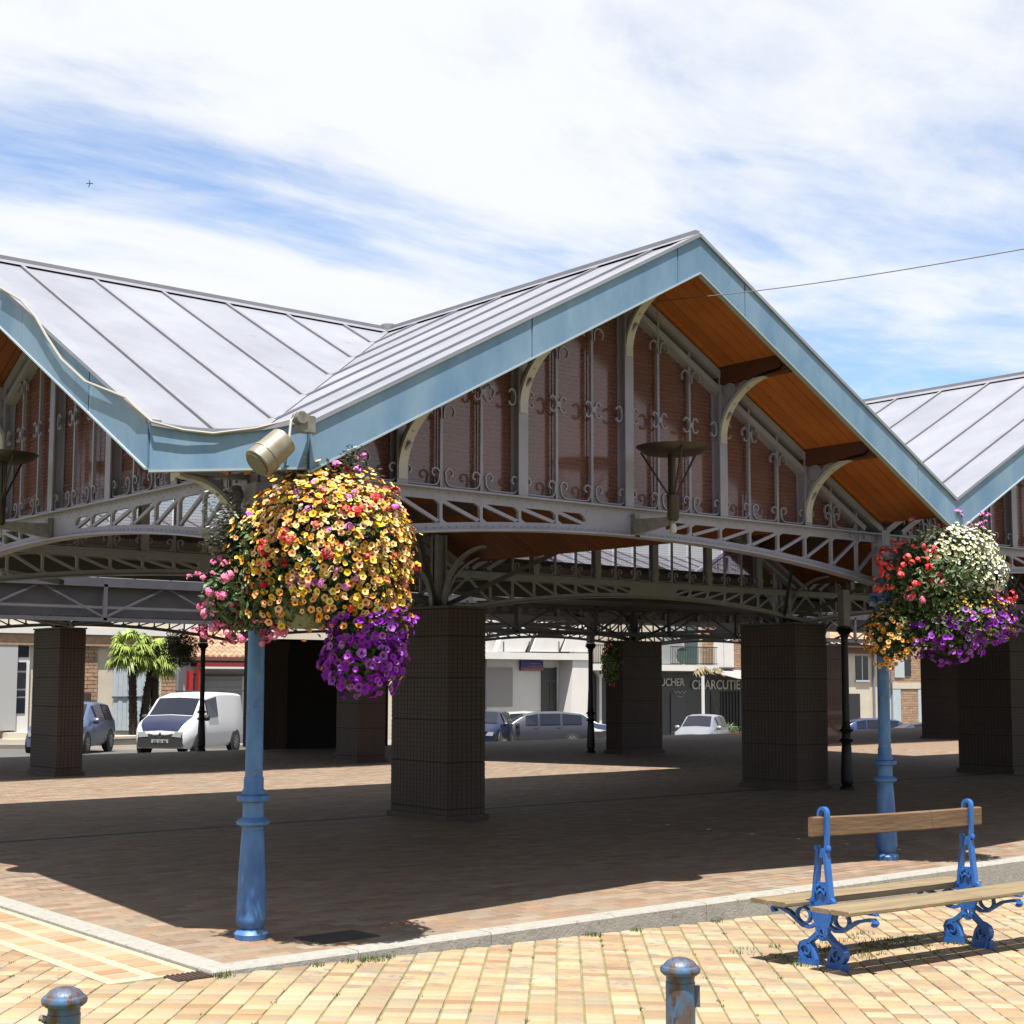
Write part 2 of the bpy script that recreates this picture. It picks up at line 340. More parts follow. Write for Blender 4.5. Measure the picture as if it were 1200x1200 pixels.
for i in (1, 2, 3, 4):
    cx = h+i*L
    for sgn in (-1, 1):
        a, b, c_ = mk((cx, h, ZR), (0, 1, 0), (sgn, 0, 0)); roof_slope(a, b, c_, uv([(cx, -O), (cx+sgn*h, -O), (cx+sgn*h, YBACK), (cx, YBACK)], a, b, c_), 0.03, board_front=[(-O-h-.1, -h+.05)] if i == 1 and sgn < 0 else None)
# ridge caps
def ridge(p, q, name='ridge_cap'):
    mb = MB(); d = (Vector(q)-Vector(p)).normalized(); sd = d.cross(Vector((0, 0, 1))).normalized()
    mb.sweep([p, q], [(-.085, -.028), (-.022, .010), (-.022, .040), (.022, .040), (.022, .010), (.085, -.028), (.0, .002)], side=sd)
    mb.obj(name, M_zincd, hall)
ridge((-O-.01, h, ZR), (h-.06, h, ZR)); ridge((h, -O-.01, ZR), (h, YBACK, ZR))
for i in (1, 2, 3, 4): ridge((h+i*L, -O-.01, ZR), (h+i*L, YBACK, ZR))
MB().lathe([(.07, -.02), (.07, .06), (.05, .075)], 10, (h, h, ZR)).obj('ridge_joint_cap', M_zincd, hall)
# valley strip of the corner bay
mb = MB(); p0 = Vector((h-.05, h-.05, ZR-K*.05+.012)); p1 = Vector((dg, dg, ZR-K*(h-dg)+.012)); mb.beam(p0, p1, .05, .012); mb.obj('valley_flashing', M_zincd, hall)

# ---- fascia boards
def fascia(p, q, hp=FH, n=1, outward=(0, -1, 0), joints=None, drop0=0, drop1=0):
    p, q = Vector(p), Vector(q); ow = Vector(outward).normalized(); ts = joints or [i/n for i in range(n+1)]
    for i in range(len(ts)-1):
        a_, b_ = p.lerp(q, ts[i]+(.0015 if i else 0)), p.lerp(q, ts[i+1]-(.0015 if i < len(ts)-2 else 0))
        f = MB(); o1 = ow*.002*(i % 2)
        A = [a_+o1, b_+o1, b_+ow*.025+o1, a_+ow*.025+o1]
        f.hexa([v-Vector((0, 0, hp)) for v in A]+[v-Vector((0, 0, .01)) for v in A]); fo = f.obj('fascia_board', M_fascia, hall)
    dr = MB(); A = [p-ow*.005, q-ow*.005, q+ow*.038, p+ow*.038]
    dr.hexa([v-Vector((0, 0, hp+.012)) for v in A]+[v-Vector((0, 0, hp)) for v in A]); dr.obj('drip_edge', M_drip, hall)
    tp = MB(); A = [p-ow*.06, q-ow*.06, q+ow*.040, p+ow*.040]
    tp.hexa([v-Vector((0, 0, .012)) for v in A]+[v+Vector((0, 0, .014)) for v in A]); tp.obj('verge_flashing', M_zinc, hall)
zV = zroof(h); zC = zroof(h-CA); zCl = zroof(h-CB)
pk = (h, -O, ZR)
fascia((CA, -O, zC), pk, joints=[0, .512, .93, 1])
fascia(pk, (L, -O, zV), joints=[0, .155, .83, 1])
for i in (1, 2, 3, 4):
    fascia((i*L, -O, zV), (i*L+h, -O, ZR), n=2); fascia((i*L+h, -O, ZR), ((i+1)*L, -O, zV), n=2)
fascia((-O, CB, zCl), (-O, h, ZR), outward=(-1, 0, 0), joints=[0, .2615, .62, 1])
fascia((-O, h, ZR), (-O, 2*h-CB, zCl), outward=(-1, 0, 0), n=2)
# curved chamfer fascia across the corner
pA = Vector((-O, CB, zCl)); pB = Vector((CA, -O, zC)); pm = Vector((dg, dg, zroof(h-dg)))
NN = 12; pts = []
for i in range(NN+1):
    t = i/NN; p = pA.lerp(pB, t); p.z = (zCl+zC)/2-.055*sin(pi*t)+(.0)*t; p += Vector((-1, -1, 0)).normalized()*.0*sin(pi*t); pts.append(p)
ow = Vector((-1, -1, 0)).normalized()
f = MB(); dr = MB(); tp = MB(); up_ = Vector((0, 0, 1))
for i in range(NN):
    a_, b_ = pts[i], pts[i+1]; za, zb = (zCl+zC)/2-FH, (zCl+zC)/2-FH
    A = [a_, b_, b_+ow*.025, a_+ow*.025]
    f.hexa([Vector((v.x, v.y, za)) for v in A]+[v-up_*.01 for v in A])
    A = [a_-ow*.005, b_-ow*.005, b_+ow*.038, a_+ow*.038]; dr.hexa([Vector((v.x, v.y, za-.012)) for v in A]+[Vector((v.x, v.y, za)) for v in A])
    A = [a_-ow*.1, b_-ow*.1, b_+ow*.043, a_+ow*.043]; tp.hexa([v-up_*.012 for v in A]+[v+up_*.014 for v in A])
f.obj('fascia_board', M_fascia, hall); dr.obj('drip_edge', M_drip, hall); tp.obj('verge_flashing', M_zinc, hall)
# sheet closing the little triangle between valley foot and chamfer
MB().prism([(pA.x, pA.y), (pB.x, pB.y), (dg, dg)], (0, 0, 0), (1, 0, 0), (0, 1, 0), (0, 0, 0.004)).v
t3 = MB(); bI = t3.verts([pts[k]+up_*.016 for k in range(NN+1)]+[Vector((dg, dg, zroof(h-dg)+.02))])
for k in range(NN): t3.face(bI+k, bI+k+1, bI+NN+1)
t3.obj('roof_panel', M_zinc, hall)
# purlins under the soffit
for i in range(0, 3):
    for k in (1, 2, 4, 5):
        x = i*L+L*k/6; d = abs(x-(i*L+h)); z = zroof(d)-.165
        sy = -1 if k < 3 else 1
        MB().hexa([(x-.035, -O+.02, z-.10-K*.035*sy), (x+.035, -O+.02, z-.10+K*.035*sy*0-K*.035*sy), (x+.035, YBACK-.1, z-.10-K*.035*sy), (x-.035, YBACK-.1, z-.10-K*.035*sy), (x-.035, -O+.02, z+.03), (x+.035, -O+.02, z+.03), (x+.035, YBACK-.1, z+.03), (x-.035, YBACK-.1, z+.03)]).obj('purlin', M_woodd, hall)

# ---- gable girders
def zraf(s): return ZR-K*abs(s-h)-.185   # top of the frame rafter
def arch(s): return ZT-.20-.245*((s-h)/h)**2
def girder_mesh():
    mb = MB(); n = 36; g = L/18; t = .013
    # top band, bottom band
    mb.box(0, L, -t, t, ZT-.075, ZT-.012); mb.box(0, L, -.065, .065, ZT-.012, ZT)
    for i in range(n):
        s0, s1 = L*i/n, L*(i+1)/n; z0, z1 = arch(s0), arch(s1)
        mb.hexa([(s0, -t, z0), (s1, -t, z1), (s1, t, z1), (s0, t, z0), (s0, -t, z0+.05), (s1, -t, z1+.05), (s1, t, z1+.05), (s0, t, z0+.05)])
        mb.hexa([(s0, -.06, z0-.012), (s1, -.06, z1-.012), (s1, .06, z1-.012), (s0, .06, z0-.012), (s0, -.06, z0), (s1, -.06, z1), (s1, .06, z1), (s0, .06, z0)])
    # centre plate
    s0, s1 = h-.40, h+.40; nn = 6
    for i in range(nn):
        a_, b_ = s0+(s1-s0)*i/nn, s0+(s1-s0)*(i+1)/nn
        mb.hexa([(a_, -t, arch(a_)+.05), (b_, -t, arch(b_)+.05), (b_, t, arch(b_)+.05), (a_, t, arch(a_)+.05), (a_, -t, ZT-.075), (b_, -t, ZT-.075), (b_, t, ZT-.075), (a_, t, ZT-.075)])
    def gus(s, z, ds, dz):
        mb.prism([(0, 0), (ds*.35, 0), (ds*.12, dz*.12), (0, dz*.35)] if ds*dz > 0 else [(0, 0), (0, dz*.35), (ds*.12, dz*.12), (ds*.35, 0)], (s, -t*.88, z), (1, 0, 0), (0, 0, 1), (0, 2*t*.88, 0))
    for side in (0, 1):
        for k in range(0, 8):
            s = g*k+.0; s_ = s if side == 0 else L-s; sg = 1 if side == 0 else -1
            zt_, zb = ZT-.075, arch(s_)+.05
            if k > 0: mb.box(s_-.012, s_+.012, -t*.95, t*.95, zb-.005, zt_+.005)
            e = s_+sg*g
            if k == 7: e = s_+sg*(g-.06)
            ze = arch(e)+.05
            if k > 0 or True:
                mb.beam((s_+sg*.01, 0, zt_-.004), (e-sg*.01, 0, ze+.004), 2*t*.80, .024, up=(0, 0, 1))
            gg = .16
            gus(s_+sg*.0, zt_, sg*gg, -gg*.8); gus(e, zt_, -sg*gg, -gg); gus(s_, zb, sg*gg, gg); gus(e, ze, -sg*gg, gg*.8)
            if k > 0: gus(s_, zb, -sg*.1, .12)
    return mb
def rivets(mb, zf, s0, s1, step, y):
    s = s0
    while s < s1:
        z = zf(s); r = .0065; b_ = mb.verts([(s-r, y, z), (s, y, z-r), (s+r, y, z), (s, y, z+r), (s, y-.006, z)])
        for q in ((0, 1, 4), (1, 2, 4), (2, 3, 4), (3, 0, 4)): mb.face(*[b_+i for i in q])
        s += step
def spiral(cx, cz, r0, a0, a1, r1, n=14):
    return [(cx+(r0+(r1-r0)*i/n)*cos(a0+(a1-a0)*i/n), 0, cz+(r0+(r1-r0)*i/n)*sin(a0+(a1-a0)*i/n)) for i in range(n+1)]
def ribbon(mb, pts, w_=.018, t=.009): mb.sweep(pts, [(-w_/2, -t/2), (w_/2, -t/2), (w_/2, t/2), (-w_/2, t/2)], side=(0, 1, 0)); return mb
HW = L/18/2-.018
def curl_half(sg, H=.125):
    r = .038; cx = sg*(HW-r-.004); pts = [(0, 0, .012), (sg*(HW-.07), 0, .012)]
    pts += [(sg*(HW-.06+.05*sin(a_)), 0, .062-.05*cos(a_)) for a_ in (.3, .7, 1.1, 1.5)]
    pts += [(sg*(HW-.008), 0, .09)]
    sp = spiral(0, H-.030, r, 0, pi*1.45, r*.5)
    pts += [(cx+sg*x+0, y, z) for x, y, z in sp]
    return pts
def scroll_base_mesh():
    mb = MB()
    for sg in (-1, 1): ribbon(mb, curl_half(sg))
    return mb.data('base_scroll', M_iron)
def scroll_pair_mesh():       # ][ shaped clasp round a glazing bar
    mb = MB()
    for sg in (-1, 1):
        pts = []
        for a_ in [x*.25 for x in range(-13, 14)]:
            pass
        up = spiral(sg*.052, .030, .030, pi if sg > 0 else 0, 0 if sg > 0 else pi, .020, 9)
        dn = [(x, y, -z) for x, y, z in up]
        ribbon(mb, dn[::-1]+[(sg*.016, 0, 0)]+up, .018, .010)
    mb.box(-.02, .02, -.012, .012, -.02, .02)
    return mb.data('clasp_scroll', M_iron)
def scroll_half_mesh(sg):
    mb = MB(); up = spiral(sg*.052, .030, .030, pi if sg > 0 else 0, 0 if sg > 0 else pi, .020, 9); dn = [(x, y, -z) for x, y, z in up]
    ribbon(mb, dn[::-1]+[(sg*.016, 0, 0)]+up, .018, .010); return mb.data('clasp_scroll', M_iron)
def scroll_top_mesh(sgK):     # pair of curls hanging under the rafter, following its slope
    mb = MB()
    for sg in (-1, 1):
        cx = sg*.055; pts = [(sg*.012, 0, -.10), (sg*.012, 0, -.05)]+[(cx-sg*.043*cos(a_), 0, -.05+.043*sin(a_)+0) for a_ in (.4, .9, 1.4, 1.9, 2.4, 2.9, 3.4, 3.9)]
        ribbon(mb, pts, .018, .010)
    return mb.data('top_scroll', M_iron)
def bracket_mesh():           # console in the plane s=0, reaching outward (-y); top at z=0
    mb = MB(); t = .012
    mb.box(-.03, .03, -.66, -.02, -.03, 0)                                   # arm
    mb.beam((0, -.03, -.5), (0, -.03, 0), .06, .03, up=(0, 1, 0))
    # web plate with curved inner edge
    n = 10; prev = None
    def arcp(t_): a_ = t_*pi/2; return (-.04-.56*(1-cos(a_)), -.50+.455*sin(a_))
    for i in range(n):
        y0, z0 = arcp(i/n); y1, z1 = arcp((i+1)/n)
        # web from arc to corner, leaving openings in the middle
        wt = .035
        if i < 9: mb.hexa([(-t, y0, z0), (-t, y1, z1), (t, y1, z1), (t, y0, z0), (-t, y0+.045, z0+.045), (-t, y1+.03, z1+.045), (t, y1+.03, z1+.045), (t, y0+.045, z0+.045)])
    ring = [(-.13+.065*cos(a_), -.13+.065*sin(a_)) for a_ in [2*pi*k/14 for k in range(14)]]
    mb.prism(ring, (-t*1.6, 0, 0), (0, 1, 0), (0, 0, 1), (t*3.2, 0, 0))
    ring = [(-.13+.035*cos(a_), -.13+.035*sin(a_)) for a_ in [2*pi*k/12 for k in range(12)]]
    mb.prism(ring, (-t*2.6, 0, 0), (0, 1, 0), (0, 0, 1), (t*5.2, 0, 0))
    mb.beam((0, -.30, -.05), (0, -.22, -.16), .02, .03); mb.beam((0, -.05, -.30), (0, -.16, -.22), .02, .03); mb.beam((0, -.34, -.04), (0, -.30, -.13), .02, .025); mb.beam((0, -.05, -.36), (0, -.13, -.30), .02, .025)
    mb.cur = 1; pts = [(0, *arcp(i/14)) for i in range(15)]; pts = [(0, -.025, -.515), (0, -.045, -.525)]+pts[1:]+[(0, -.655, -.035), (0, -.665, -.01)]
    mb.sweep(pts, [(-.035, -.012), (.035, -.012), (.035, .012), (-.035, .012)], side=(1, 0, 0))
    return mb.data('console_bracket', [M_iron, M_ironc])
D_base, D_pair, D_top, D_br = scroll_base_mesh(), scroll_pair_mesh(), scroll_top_mesh(1), bracket_mesh()
D_hl, D_hr = scroll_half_mesh(-1), scroll_half_mesh(1)
gm = girder_mesh(); D_gir = gm.data('gable_girder', M_iron)
rv = MB()
rivets(rv, lambda s: ZT-.028, .05, L-.03, .085, -.0135); rivets(rv, lambda s: ZT-.058, .09, L-.03, .17, -.0135); rivets(rv, lambda s: arch(s)+.02, .05, L-.03, .062, -.0135)
D_riv = rv.data('rivets', M_iron)
def post_mesh(k):
    s = L*k/6; mb = MB(); zt_ = zraf(s)-.02; mb.box(s-.042, s+.042, -.05, -.038, ZT+.003, zt_); mb.box(s-.012, s+.012, -.038, .03, ZT+.003, zt_); mb.box(s-.042, s+.042, .03, .04, ZT+.003, zt_); return mb.data('post', M_iron)
D_post = {k: post_mesh(k) for k in range(1, 6)}
def raf_mesh(sg):
    mb = MB()
    for off, w_, hh in ((-.035, .11, .05), (-.155, .09, .045)):
        s0 = h; e = 0 if sg < 0 else L
        # lower member stops where it meets the rail
        zz0 = ZR-K*0-.185+off; zz1 = ZR-K*h-.185+off
        if zz1 < ZT+.02: tt = (zz0-ZT-.03)/(zz0-zz1); e = h+(e-h)*tt; zz1 = ZT+.03
        mb.beam((h, 0, zz0), (e, 0, zz1), w_, hh)
    return mb.data('rafter', M_iron)
D_raf = [raf_mesh(-1), raf_mesh(1)]
D_bar, D_pane, D_pane2 = {}, {}, {}
for k in range(1, 18):
    if k % 3:
        s = L*k/18; mb = MB(); mb.box(s-.011, s+.011, -.014, .01, ZT+.003, zraf(s)-.03); D_bar[k] = mb.data('glazing_bar', M_iron)
for k in range(18):
    s0, s1 = L*k/18+.006, L*(k+1)/18-.006; z0, z1 = max(zraf(s0)-.05, ZT+.03), max(zraf(s1)-.05, ZT+.03)
    mb = MB(); mb.hexa([(s0, .045, ZT+.004), (s1, .045, ZT+.004), (s1, .051, ZT+.004), (s0, .051, ZT+.004), (s0, .045, z0), (s1, .045, z1), (s1, .051, z1), (s0, .051, z0)]); D_pane[k] = mb.data('glass_pane', M_glass); D_pane2[k] = mb.data('glass_pane', M_glass2)
def gable(x, y, rot, fine=True, glass=True, brackets=True):
    g = link('gable_girder', D_gir, hall, loc=(x, y, 0), rot=(0, 0, rot))
    for k in D_post: link('post', D_post[k], g)
    for d in D_raf: link('rafter', d, g)
    for k in D_bar: link('glazing_bar', D_bar[k], g)
    if glass:
        for k in D_pane: link('glass_pane', (D_pane if fine else D_pane2)[k], g)
    if fine: tag(link('rivets', D_riv, g), kind='stuff')
    for k in range(1, 17):
        s = L*(k+.5)/18
        if k in (1, 16) and not fine: continue
        link('base_scroll', D_base, g, loc=(s, -.02, ZT+.004))
    for k in range(3, 16):
        s = L*k/18; z = ZT+.68
        if zraf(s)-.12 < z+.06: continue
        if k % 3: link('clasp_scroll', D_pair, g, loc=(s, -.02, z))
        else:
            link('clasp_scroll', D_hl, g, loc=(s-.035, -.02, z)); link('clasp_scroll', D_hr, g, loc=(s+.035, -.02, z))
    if fine:
        for k in range(1, 18):
            if k % 3: link('top_scroll', D_top, g, loc=(L*k/18, -.02, zraf(L*k/18)-.205))
    if brackets:
        for k in range(1, 6): link('console_bracket', D_br, g, loc=(L*k/6, 0, zraf(L*k/6)-.0-(.03)-.055*0))
    return g
gable(0, 0, 0); gable(L, 0, 0); gable(2*L, 0, 0)
gable(0, L, -pi/2)                                   # left face, outward -x
for i in range(0, 4): gable(i*L, YB, 0, fine=False, brackets=False)
# end posts at the valleys and the diagonal corner bracket
for x, y in ((0, 0), (L, 0), (2*L, 0)):
    mb = MB(); z0 = arch(0)-.012; mb.box(x-.055, x+.055, y-.062, y+.05, z0-.12, zV-.2 if x else 2.66)
    mb.box(x-.075, x+.075, y-.08, y+.07, z0-.16, z0-.12); mb.obj('valley_post', M_iron, hall)
for (x, y, rz, dz, sy) in ((0, .12, -pi/2, .04, .72), (L, 0, 0, -.04, 1), (2*L, 0, 0, -.04, 1)):
    link('console_bracket', D_br, hall, loc=(x, y, 2.68+dz), rot=(0, 0, rz), scale=(1, sy, 1))
# scrollwork panel hanging above the valley column (open web between column and soffit)
for x in (L, 2*L):
    mb = MB(); 
    for zc in (2.50, 2.62): ribbon(mb, [(0, y_, zc+.05*sin(y_*20)) for y_ in [-.06-.05*i for i in range(10)]], .02, .012)
    mb2 = MB(); mb2.sweep([(x, -.06-.05*i, 2.46+.04*sin(i*1.4)) for i in range(11)], [(-.01, -.02), (.01, -.02), (.01, .02), (-.01, .02)], side=(1, 0, 0)); mb2.obj('valley_scrollwork', M_iron, hall)

# ---- brick pillars with iron trees
def pillar(x0, x1, y0, y1, H=2.262, tree=True, zt_=ZT, y_span=True):
    mb = MB(); mb.box(x0+.006, x1-.006, y0+.006, y1-.006, 0, H)
    root = mb.obj('brick_pillar', M_tilej, hall)
    tb = MB(); bw = .062; nz = int(H/.052); zs = 0
    z = .0
    bands = [.0, .13, .62, 1.07, 1.52, 1.97, H]
    for bi in range(len(bands)-1):
        za, zb = bands[bi], bands[bi+1]-.012; nr = max(1, round((zb-za)/.05)); dz = (zb-za)/nr
        for r in range(nr):
            for face, (a0, a1) in (('y', (x0, x1)), ('x', (y0, y1)), ('X', (y0, y1))):
                nn = max(1, round((a1-a0)/.062)); da = (a1-a0)/nn
                for i in range(nn):
                    u0, u1 = a0+da*i+.003, a0+da*(i+1)-.003; z0_, z1_ = za+dz*r+.003, za+dz*(r+1)-.003; j = random.uniform(0, .0015)
                    if face == 'y': P = [(u0, y0-j, z0_), (u1, y0-j, z0_), (u1, y0-j, z1_), (u0, y0-j, z1_)]; Q = [(u0, y0+.008, z0_), (u1, y0+.008, z0_), (u1, y0+.008, z1_), (u0, y0+.008, z1_)]
                    elif face == 'x': P = [(x0-j, u0, z0_), (x0-j, u1, z0_), (x0-j, u1, z1_), (x0-j, u0, z1_)]; Q = [(x0+.008, p[1], p[2]) for p in P]
                    else: P = [(x1+j, u0, z0_), (x1+j, u1, z0_), (x1+j, u1, z1_), (x1+j, u0, z1_)]; Q = [(x1-.008, p[1], p[2]) for p in P]
                    b_ = tb.verts(P+Q); tb.face(b_, b_+1, b_+2, b_+3)
                    for q in ((0, 1, 5, 4), (1, 2, 6, 5), (2, 3, 7, 6), (3, 0, 4, 7)): tb.face(*[b_+i_ for i_ in q])
    tag(tb.obj('tile_cladding', M_tile, root), kind='stuff')
    pl = MB(); pl.box(x0-.03, x1+.03, y0-.03, y1+.03, 0, .06); pl.obj('plinth', M_tile, root)
    cp = MB(); cp.box(x0-.012, x1+.012, y0-.012, y1+.012, H, H+.025); cp.obj('cap_plate', M_irond, root)
    if tree:
        cx, cy = (x0+x1)/2, (y0+y1)/2
        ps = MB(); ps.box(cx-.07, cx+.07, cy-.012, cy+.012, H+.025, zt_+.35); ps.box(cx-.07, cx-.055, cy-.06, cy+.06, H+.025, zt_+.35); ps.box(cx+.055, cx+.07, cy-.06, cy+.06, H+.025, zt_+.35); ps.obj('stub_column', M_iron, root)
        for dx, dy in ((-1, 0), (1, 0), (0, -1), (0, 1)):
            pts = [(cx+dx*(.09+.72*(1-cos(a_))), cy+dy*(.09+.72*(1-cos(a_))), H+.03+.62*sin(a_)) for a_ in [pi/2*i/8 for i in range(9)]]
            sd = Vector((-dy, dx, 0)); m2 = MB(); m2.sweep(pts, [(-.03, -.012), (.03, -.012), (.03, .012), (-.03, .012)], side=sd); m2.obj('curved_strut', M_iron, root)
        for dx, dy in ((1, 1), (-1, 1), (1, -1), (-1, -1)):
            m2 = MB(); m2.beam((cx+dx*.06, cy+dy*.06, H+.05), (cx+dx*1.25, cy+dy*1.25, H+.85), .035, .05); m2.obj('diagonal_strut', M_irond, root)
        # ornate lattice roundel brace toward the next girder
    return root
pillar(5.15, 5.66, 4.90, 5.94)
pillar(11.53, 12.2, 5.45, 6.44)
pillar(17.06, 17.9, 5.6, 6.6)
YR = 14.4
pillar(4.82, 5.24, 14.36, 15.4); pillar(10.5, 11.1, 14.6, 15.3); pillar(16.5, 17.64, 14.01, 14.5); pillar(22.7, 23.25, 13.75, 14.6); pillar(28.5, 29.15, 14.2, 15.3)
# ---- middle canopy, second row of roofs
mb = MB(); mb.box(-1.2, 42, YBACK+.02, 9.2, 2.93, 3.0); mb.obj('canopy_deck', M_concrete, hall)
mb = MB(); mb.box(-1.2, 42, 9.2, 9.27, 2.72, 3.04); mb.obj('canopy_gutter', M_concrete, hall)
mb = MB(); mb.box(-3, 9.2, 13.3, 13.36, 2.42, 2.92); mb.obj('gutter_panel', M_concrete, hall)
mb = MB(); mb.box(-3, 42, 13.36, 15.0, 2.9, 2.96); mb.obj('canopy_deck', M_concrete, hall)
mb = MB(); mb.box(-3, 42, 13.22, 13.30, 2.90, 3.0); mb.obj('canopy_gutter', M_irond, hall)
mb = MB()
mb.prism([(13.4, 9.2), (12.0, 13.3), (20.5, 13.3), (20.0, 9.2)], (0, 0, 2.9), (1, 0, 0), (0, 1, 0), (0, 0, .08)); mb.obj('canopy_deck', M_concrete, hall)
# flat lattice beam below the gutter panel
mb = MB(); x = -3
while x < 42:
    mb.beam((x, 13.18, 2.40), (x+1.0, 13.18, 2.88), .02, .03); mb.beam((x+1.0, 13.18, 2.88), (x+2.0, 13.18, 2.40), .02, .03); mb.box(x-.03, x+.03, 13.15, 13.2, 2.36, 2.9); x += 2.0
mb.box(-3, 42, 13.15, 13.21, 2.34, 2.40); mb.box(-3, 42, 13.15, 13.21, 2.86, 2.90); mb.obj('lattice_beam', M_irond, hall)
for x in (1.5, 7.6, 13.5, 19.6):         # cross beams of the canopy
    mb = MB(); mb.box(x-.04, x+.04, YBACK, 9.2, 2.80, 2.93); mb.beam((x, YBACK, 2.45), (x, 9.1, 2.8), .05, .05); mb.obj('canopy_beam', M_irond, hall)
def gable_plain(x, y, rot=0): return gable(x, y, rot, fine=False, brackets=False)
XN = [-1.1+L*i for i in range(0, 6)]
for i in range(-1, 6):
    x = -1.1+L*i
    gable_plain(x, YR) if i in (0, 1, 2, 3) else None
    g = link('gable_girder', D_gir, hall, loc=(x, 20.4, 0))
for x in XN[1:5]:
    g = link('gable_girder', D_gir, hall, loc=(x, 20.4, 0), rot=(0, 0, -pi/2))

for (y0, z0, y1, z1) in ((13.3, 3.0, 17.6, 4.5), (17.6, 4.5, 21.4, 3.1)):
    x = -4
    while x < 43:
        m2 = MB(); m2.hexa([(x+.006, y0, z0-.05), (x+.59, y0, z0-.05), (x+.59, y1, z1-.05), (x+.006, y1, z1-.05), (x+.006, y0, z0), (x+.59, y0, z0), (x+.59, y1, z1), (x+.006, y1, z1)]); m2.obj('rear_roof_panel', M_zinc, hall)
        m2 = MB(); m2.beam((x, y0, z0+.01), (x, y1, z1+.01), .03, .04); m2.obj('rear_seam_roll', M_zincd, hall); x += .596
m2 = MB(); m2.box(-4, 43, 13.4, 21.3, 2.98, 2.99); m2.obj('rear_ceiling', M_woodd, hall)
# ---- concrete kiosk inside the hall behind
k = empty('wooden_kiosk', (12.5, 19.9, 0), 'dark brown boarded kiosk standing in the shade at the back of the hall', 'kiosk')
x0, x1 = at(306, 880, 1, 19.6).x, at(336, 880, 1, 19.6).x; x2 = at(400, 890, 1, 19.6).x
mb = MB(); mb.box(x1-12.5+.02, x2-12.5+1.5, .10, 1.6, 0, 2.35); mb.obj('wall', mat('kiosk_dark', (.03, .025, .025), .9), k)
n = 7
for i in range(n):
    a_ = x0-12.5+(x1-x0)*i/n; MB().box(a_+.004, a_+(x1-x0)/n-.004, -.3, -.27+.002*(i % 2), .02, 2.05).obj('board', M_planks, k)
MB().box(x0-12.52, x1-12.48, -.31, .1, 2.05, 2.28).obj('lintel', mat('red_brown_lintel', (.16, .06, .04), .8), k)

# ------------------------------------------------------------------ ground, floor, kerbs
def sheet(name, pts, m, kind='structure'):
    mb = MB(); b_ = mb.verts(pts); mb.face(*[b_+i for i in range(len(pts))]); return mb.obj(name, m, kind=kind)
def terrain():
    xs = [-400, -60, -12, -.6, 6, 15, 30, 60, 120, 400]; ys = [-400, -60, -12, -.7, 6, 21, 40, 80, 200, 400]; mb = MB()
    for y in ys:
        for x in xs: mb.v.append((x, y, ground(min(x, 120), min(y, 80))-.009))
    n = len(xs)
    for j in range(len(ys)-1):
        for i in range(n-1): mb.face(j*n+i, j*n+i+1, (j+1)*n+i+1, (j+1)*n+i)
    return mb.obj('ground', M_joint, kind='structure')
terrain()
XF, YF = -.50, -.60          # inner edge of kerb
slab = MB(); slab.box(XF-.02, 44, YF-.02, 20.6, -1.6, -.013); slab.obj('hall_floor', M_jointp, kind='structure')
# asphalt and far pavement
rd = MB()
for i in range(12):
    x0, x1 = -60+i*20, -40+i*20
    b_ = rd.verts([(x0, 21.2, ground(x0, 21.2)-.004), (x1, 21.2, ground(x1, 21.2)-.004), (x1, 38, ground(x1, 38)-.004), (x0, 38, ground(x0, 38)-.004)]); rd.face(b_, b_+1, b_+2, b_+3)
rd.obj('road', M_asph, kind='structure')
pv = MB()
for i in range(9):
    x0, x1 = -40+i*16, -24+i*16
    pv.hexa([(x0, 38, ground(x0, 38)-.3), (x1, 38, ground(x1, 38)-.3), (x1, 60, ground(x1, 60)-.3), (x0, 60, ground(x0, 60)-.3), (x0, 38, ground(x0, 38)+.12), (x1, 38, ground(x1, 38)+.12), (x1, 60, ground(x1, 60)+.12), (x0, 60, ground(x0, 60)+.12)])
pv.obj('far_pavement', mat('pale_pavement', (.5, .46, .40), .9, 0, (.42, .38, .33), 2), kind='structure')

# platform bricks
floor_o = bpy.data.objects['hall_floor']
def hall_bricks():
    bl, bw = .225, .112; cells = []
    nx = int(24/bl); ny = int(21/bw)
    for j in range(ny):
        for i in range(nx):
            x = XF+(i-(.5 if j % 2 else 0))*bl; y = YF+j*bw
            if x > 23: continue
            cells.append((x, y))
    def dist(c): v = Vector((c[0], c[1], 0))-CAM; return v.dot(cd)
    def vis(c):
        v = Vector((c[0]+.1, c[1]+.05, 0))-CAM; d = v.dot(cd); px = 600+FPX*v.dot(cr)/d; py = PY-FPX*v.dot(cu)/d; return -5 < px < 1205 and py < 1205
    near = sorted([c for c in cells if vis(c)], key=dist)[:300]; ns = set(near)
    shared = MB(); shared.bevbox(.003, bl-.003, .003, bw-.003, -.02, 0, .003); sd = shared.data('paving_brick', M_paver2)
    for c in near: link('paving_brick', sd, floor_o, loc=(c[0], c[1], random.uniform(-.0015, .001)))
    big = MB()
    for c in cells:
        if c in ns: continue
        z = random.uniform(-.0015, .0005); x, y = c
        b_ = big.verts([(x+.003, y+.003, -.014), (x+bl-.003, y+.003, -.014), (x+bl-.003, y+bw-.003, -.014), (x+.003, y+bw-.003, -.014), (x+.003, y+.003, z), (x+bl-.003, y+.003, z), (x+bl-.003, y+bw-.003, z), (x+.003, y+bw-.003, z)])
        for q in ((4, 5, 6, 7), (0, 1, 5, 4), (1, 2, 6, 5), (2, 3, 7, 6), (3, 0, 4, 7)): big.face(*[b_+i for i in q])
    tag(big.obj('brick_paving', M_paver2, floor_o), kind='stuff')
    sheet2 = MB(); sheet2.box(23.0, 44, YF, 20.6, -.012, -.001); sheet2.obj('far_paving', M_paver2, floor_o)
hall_bricks()
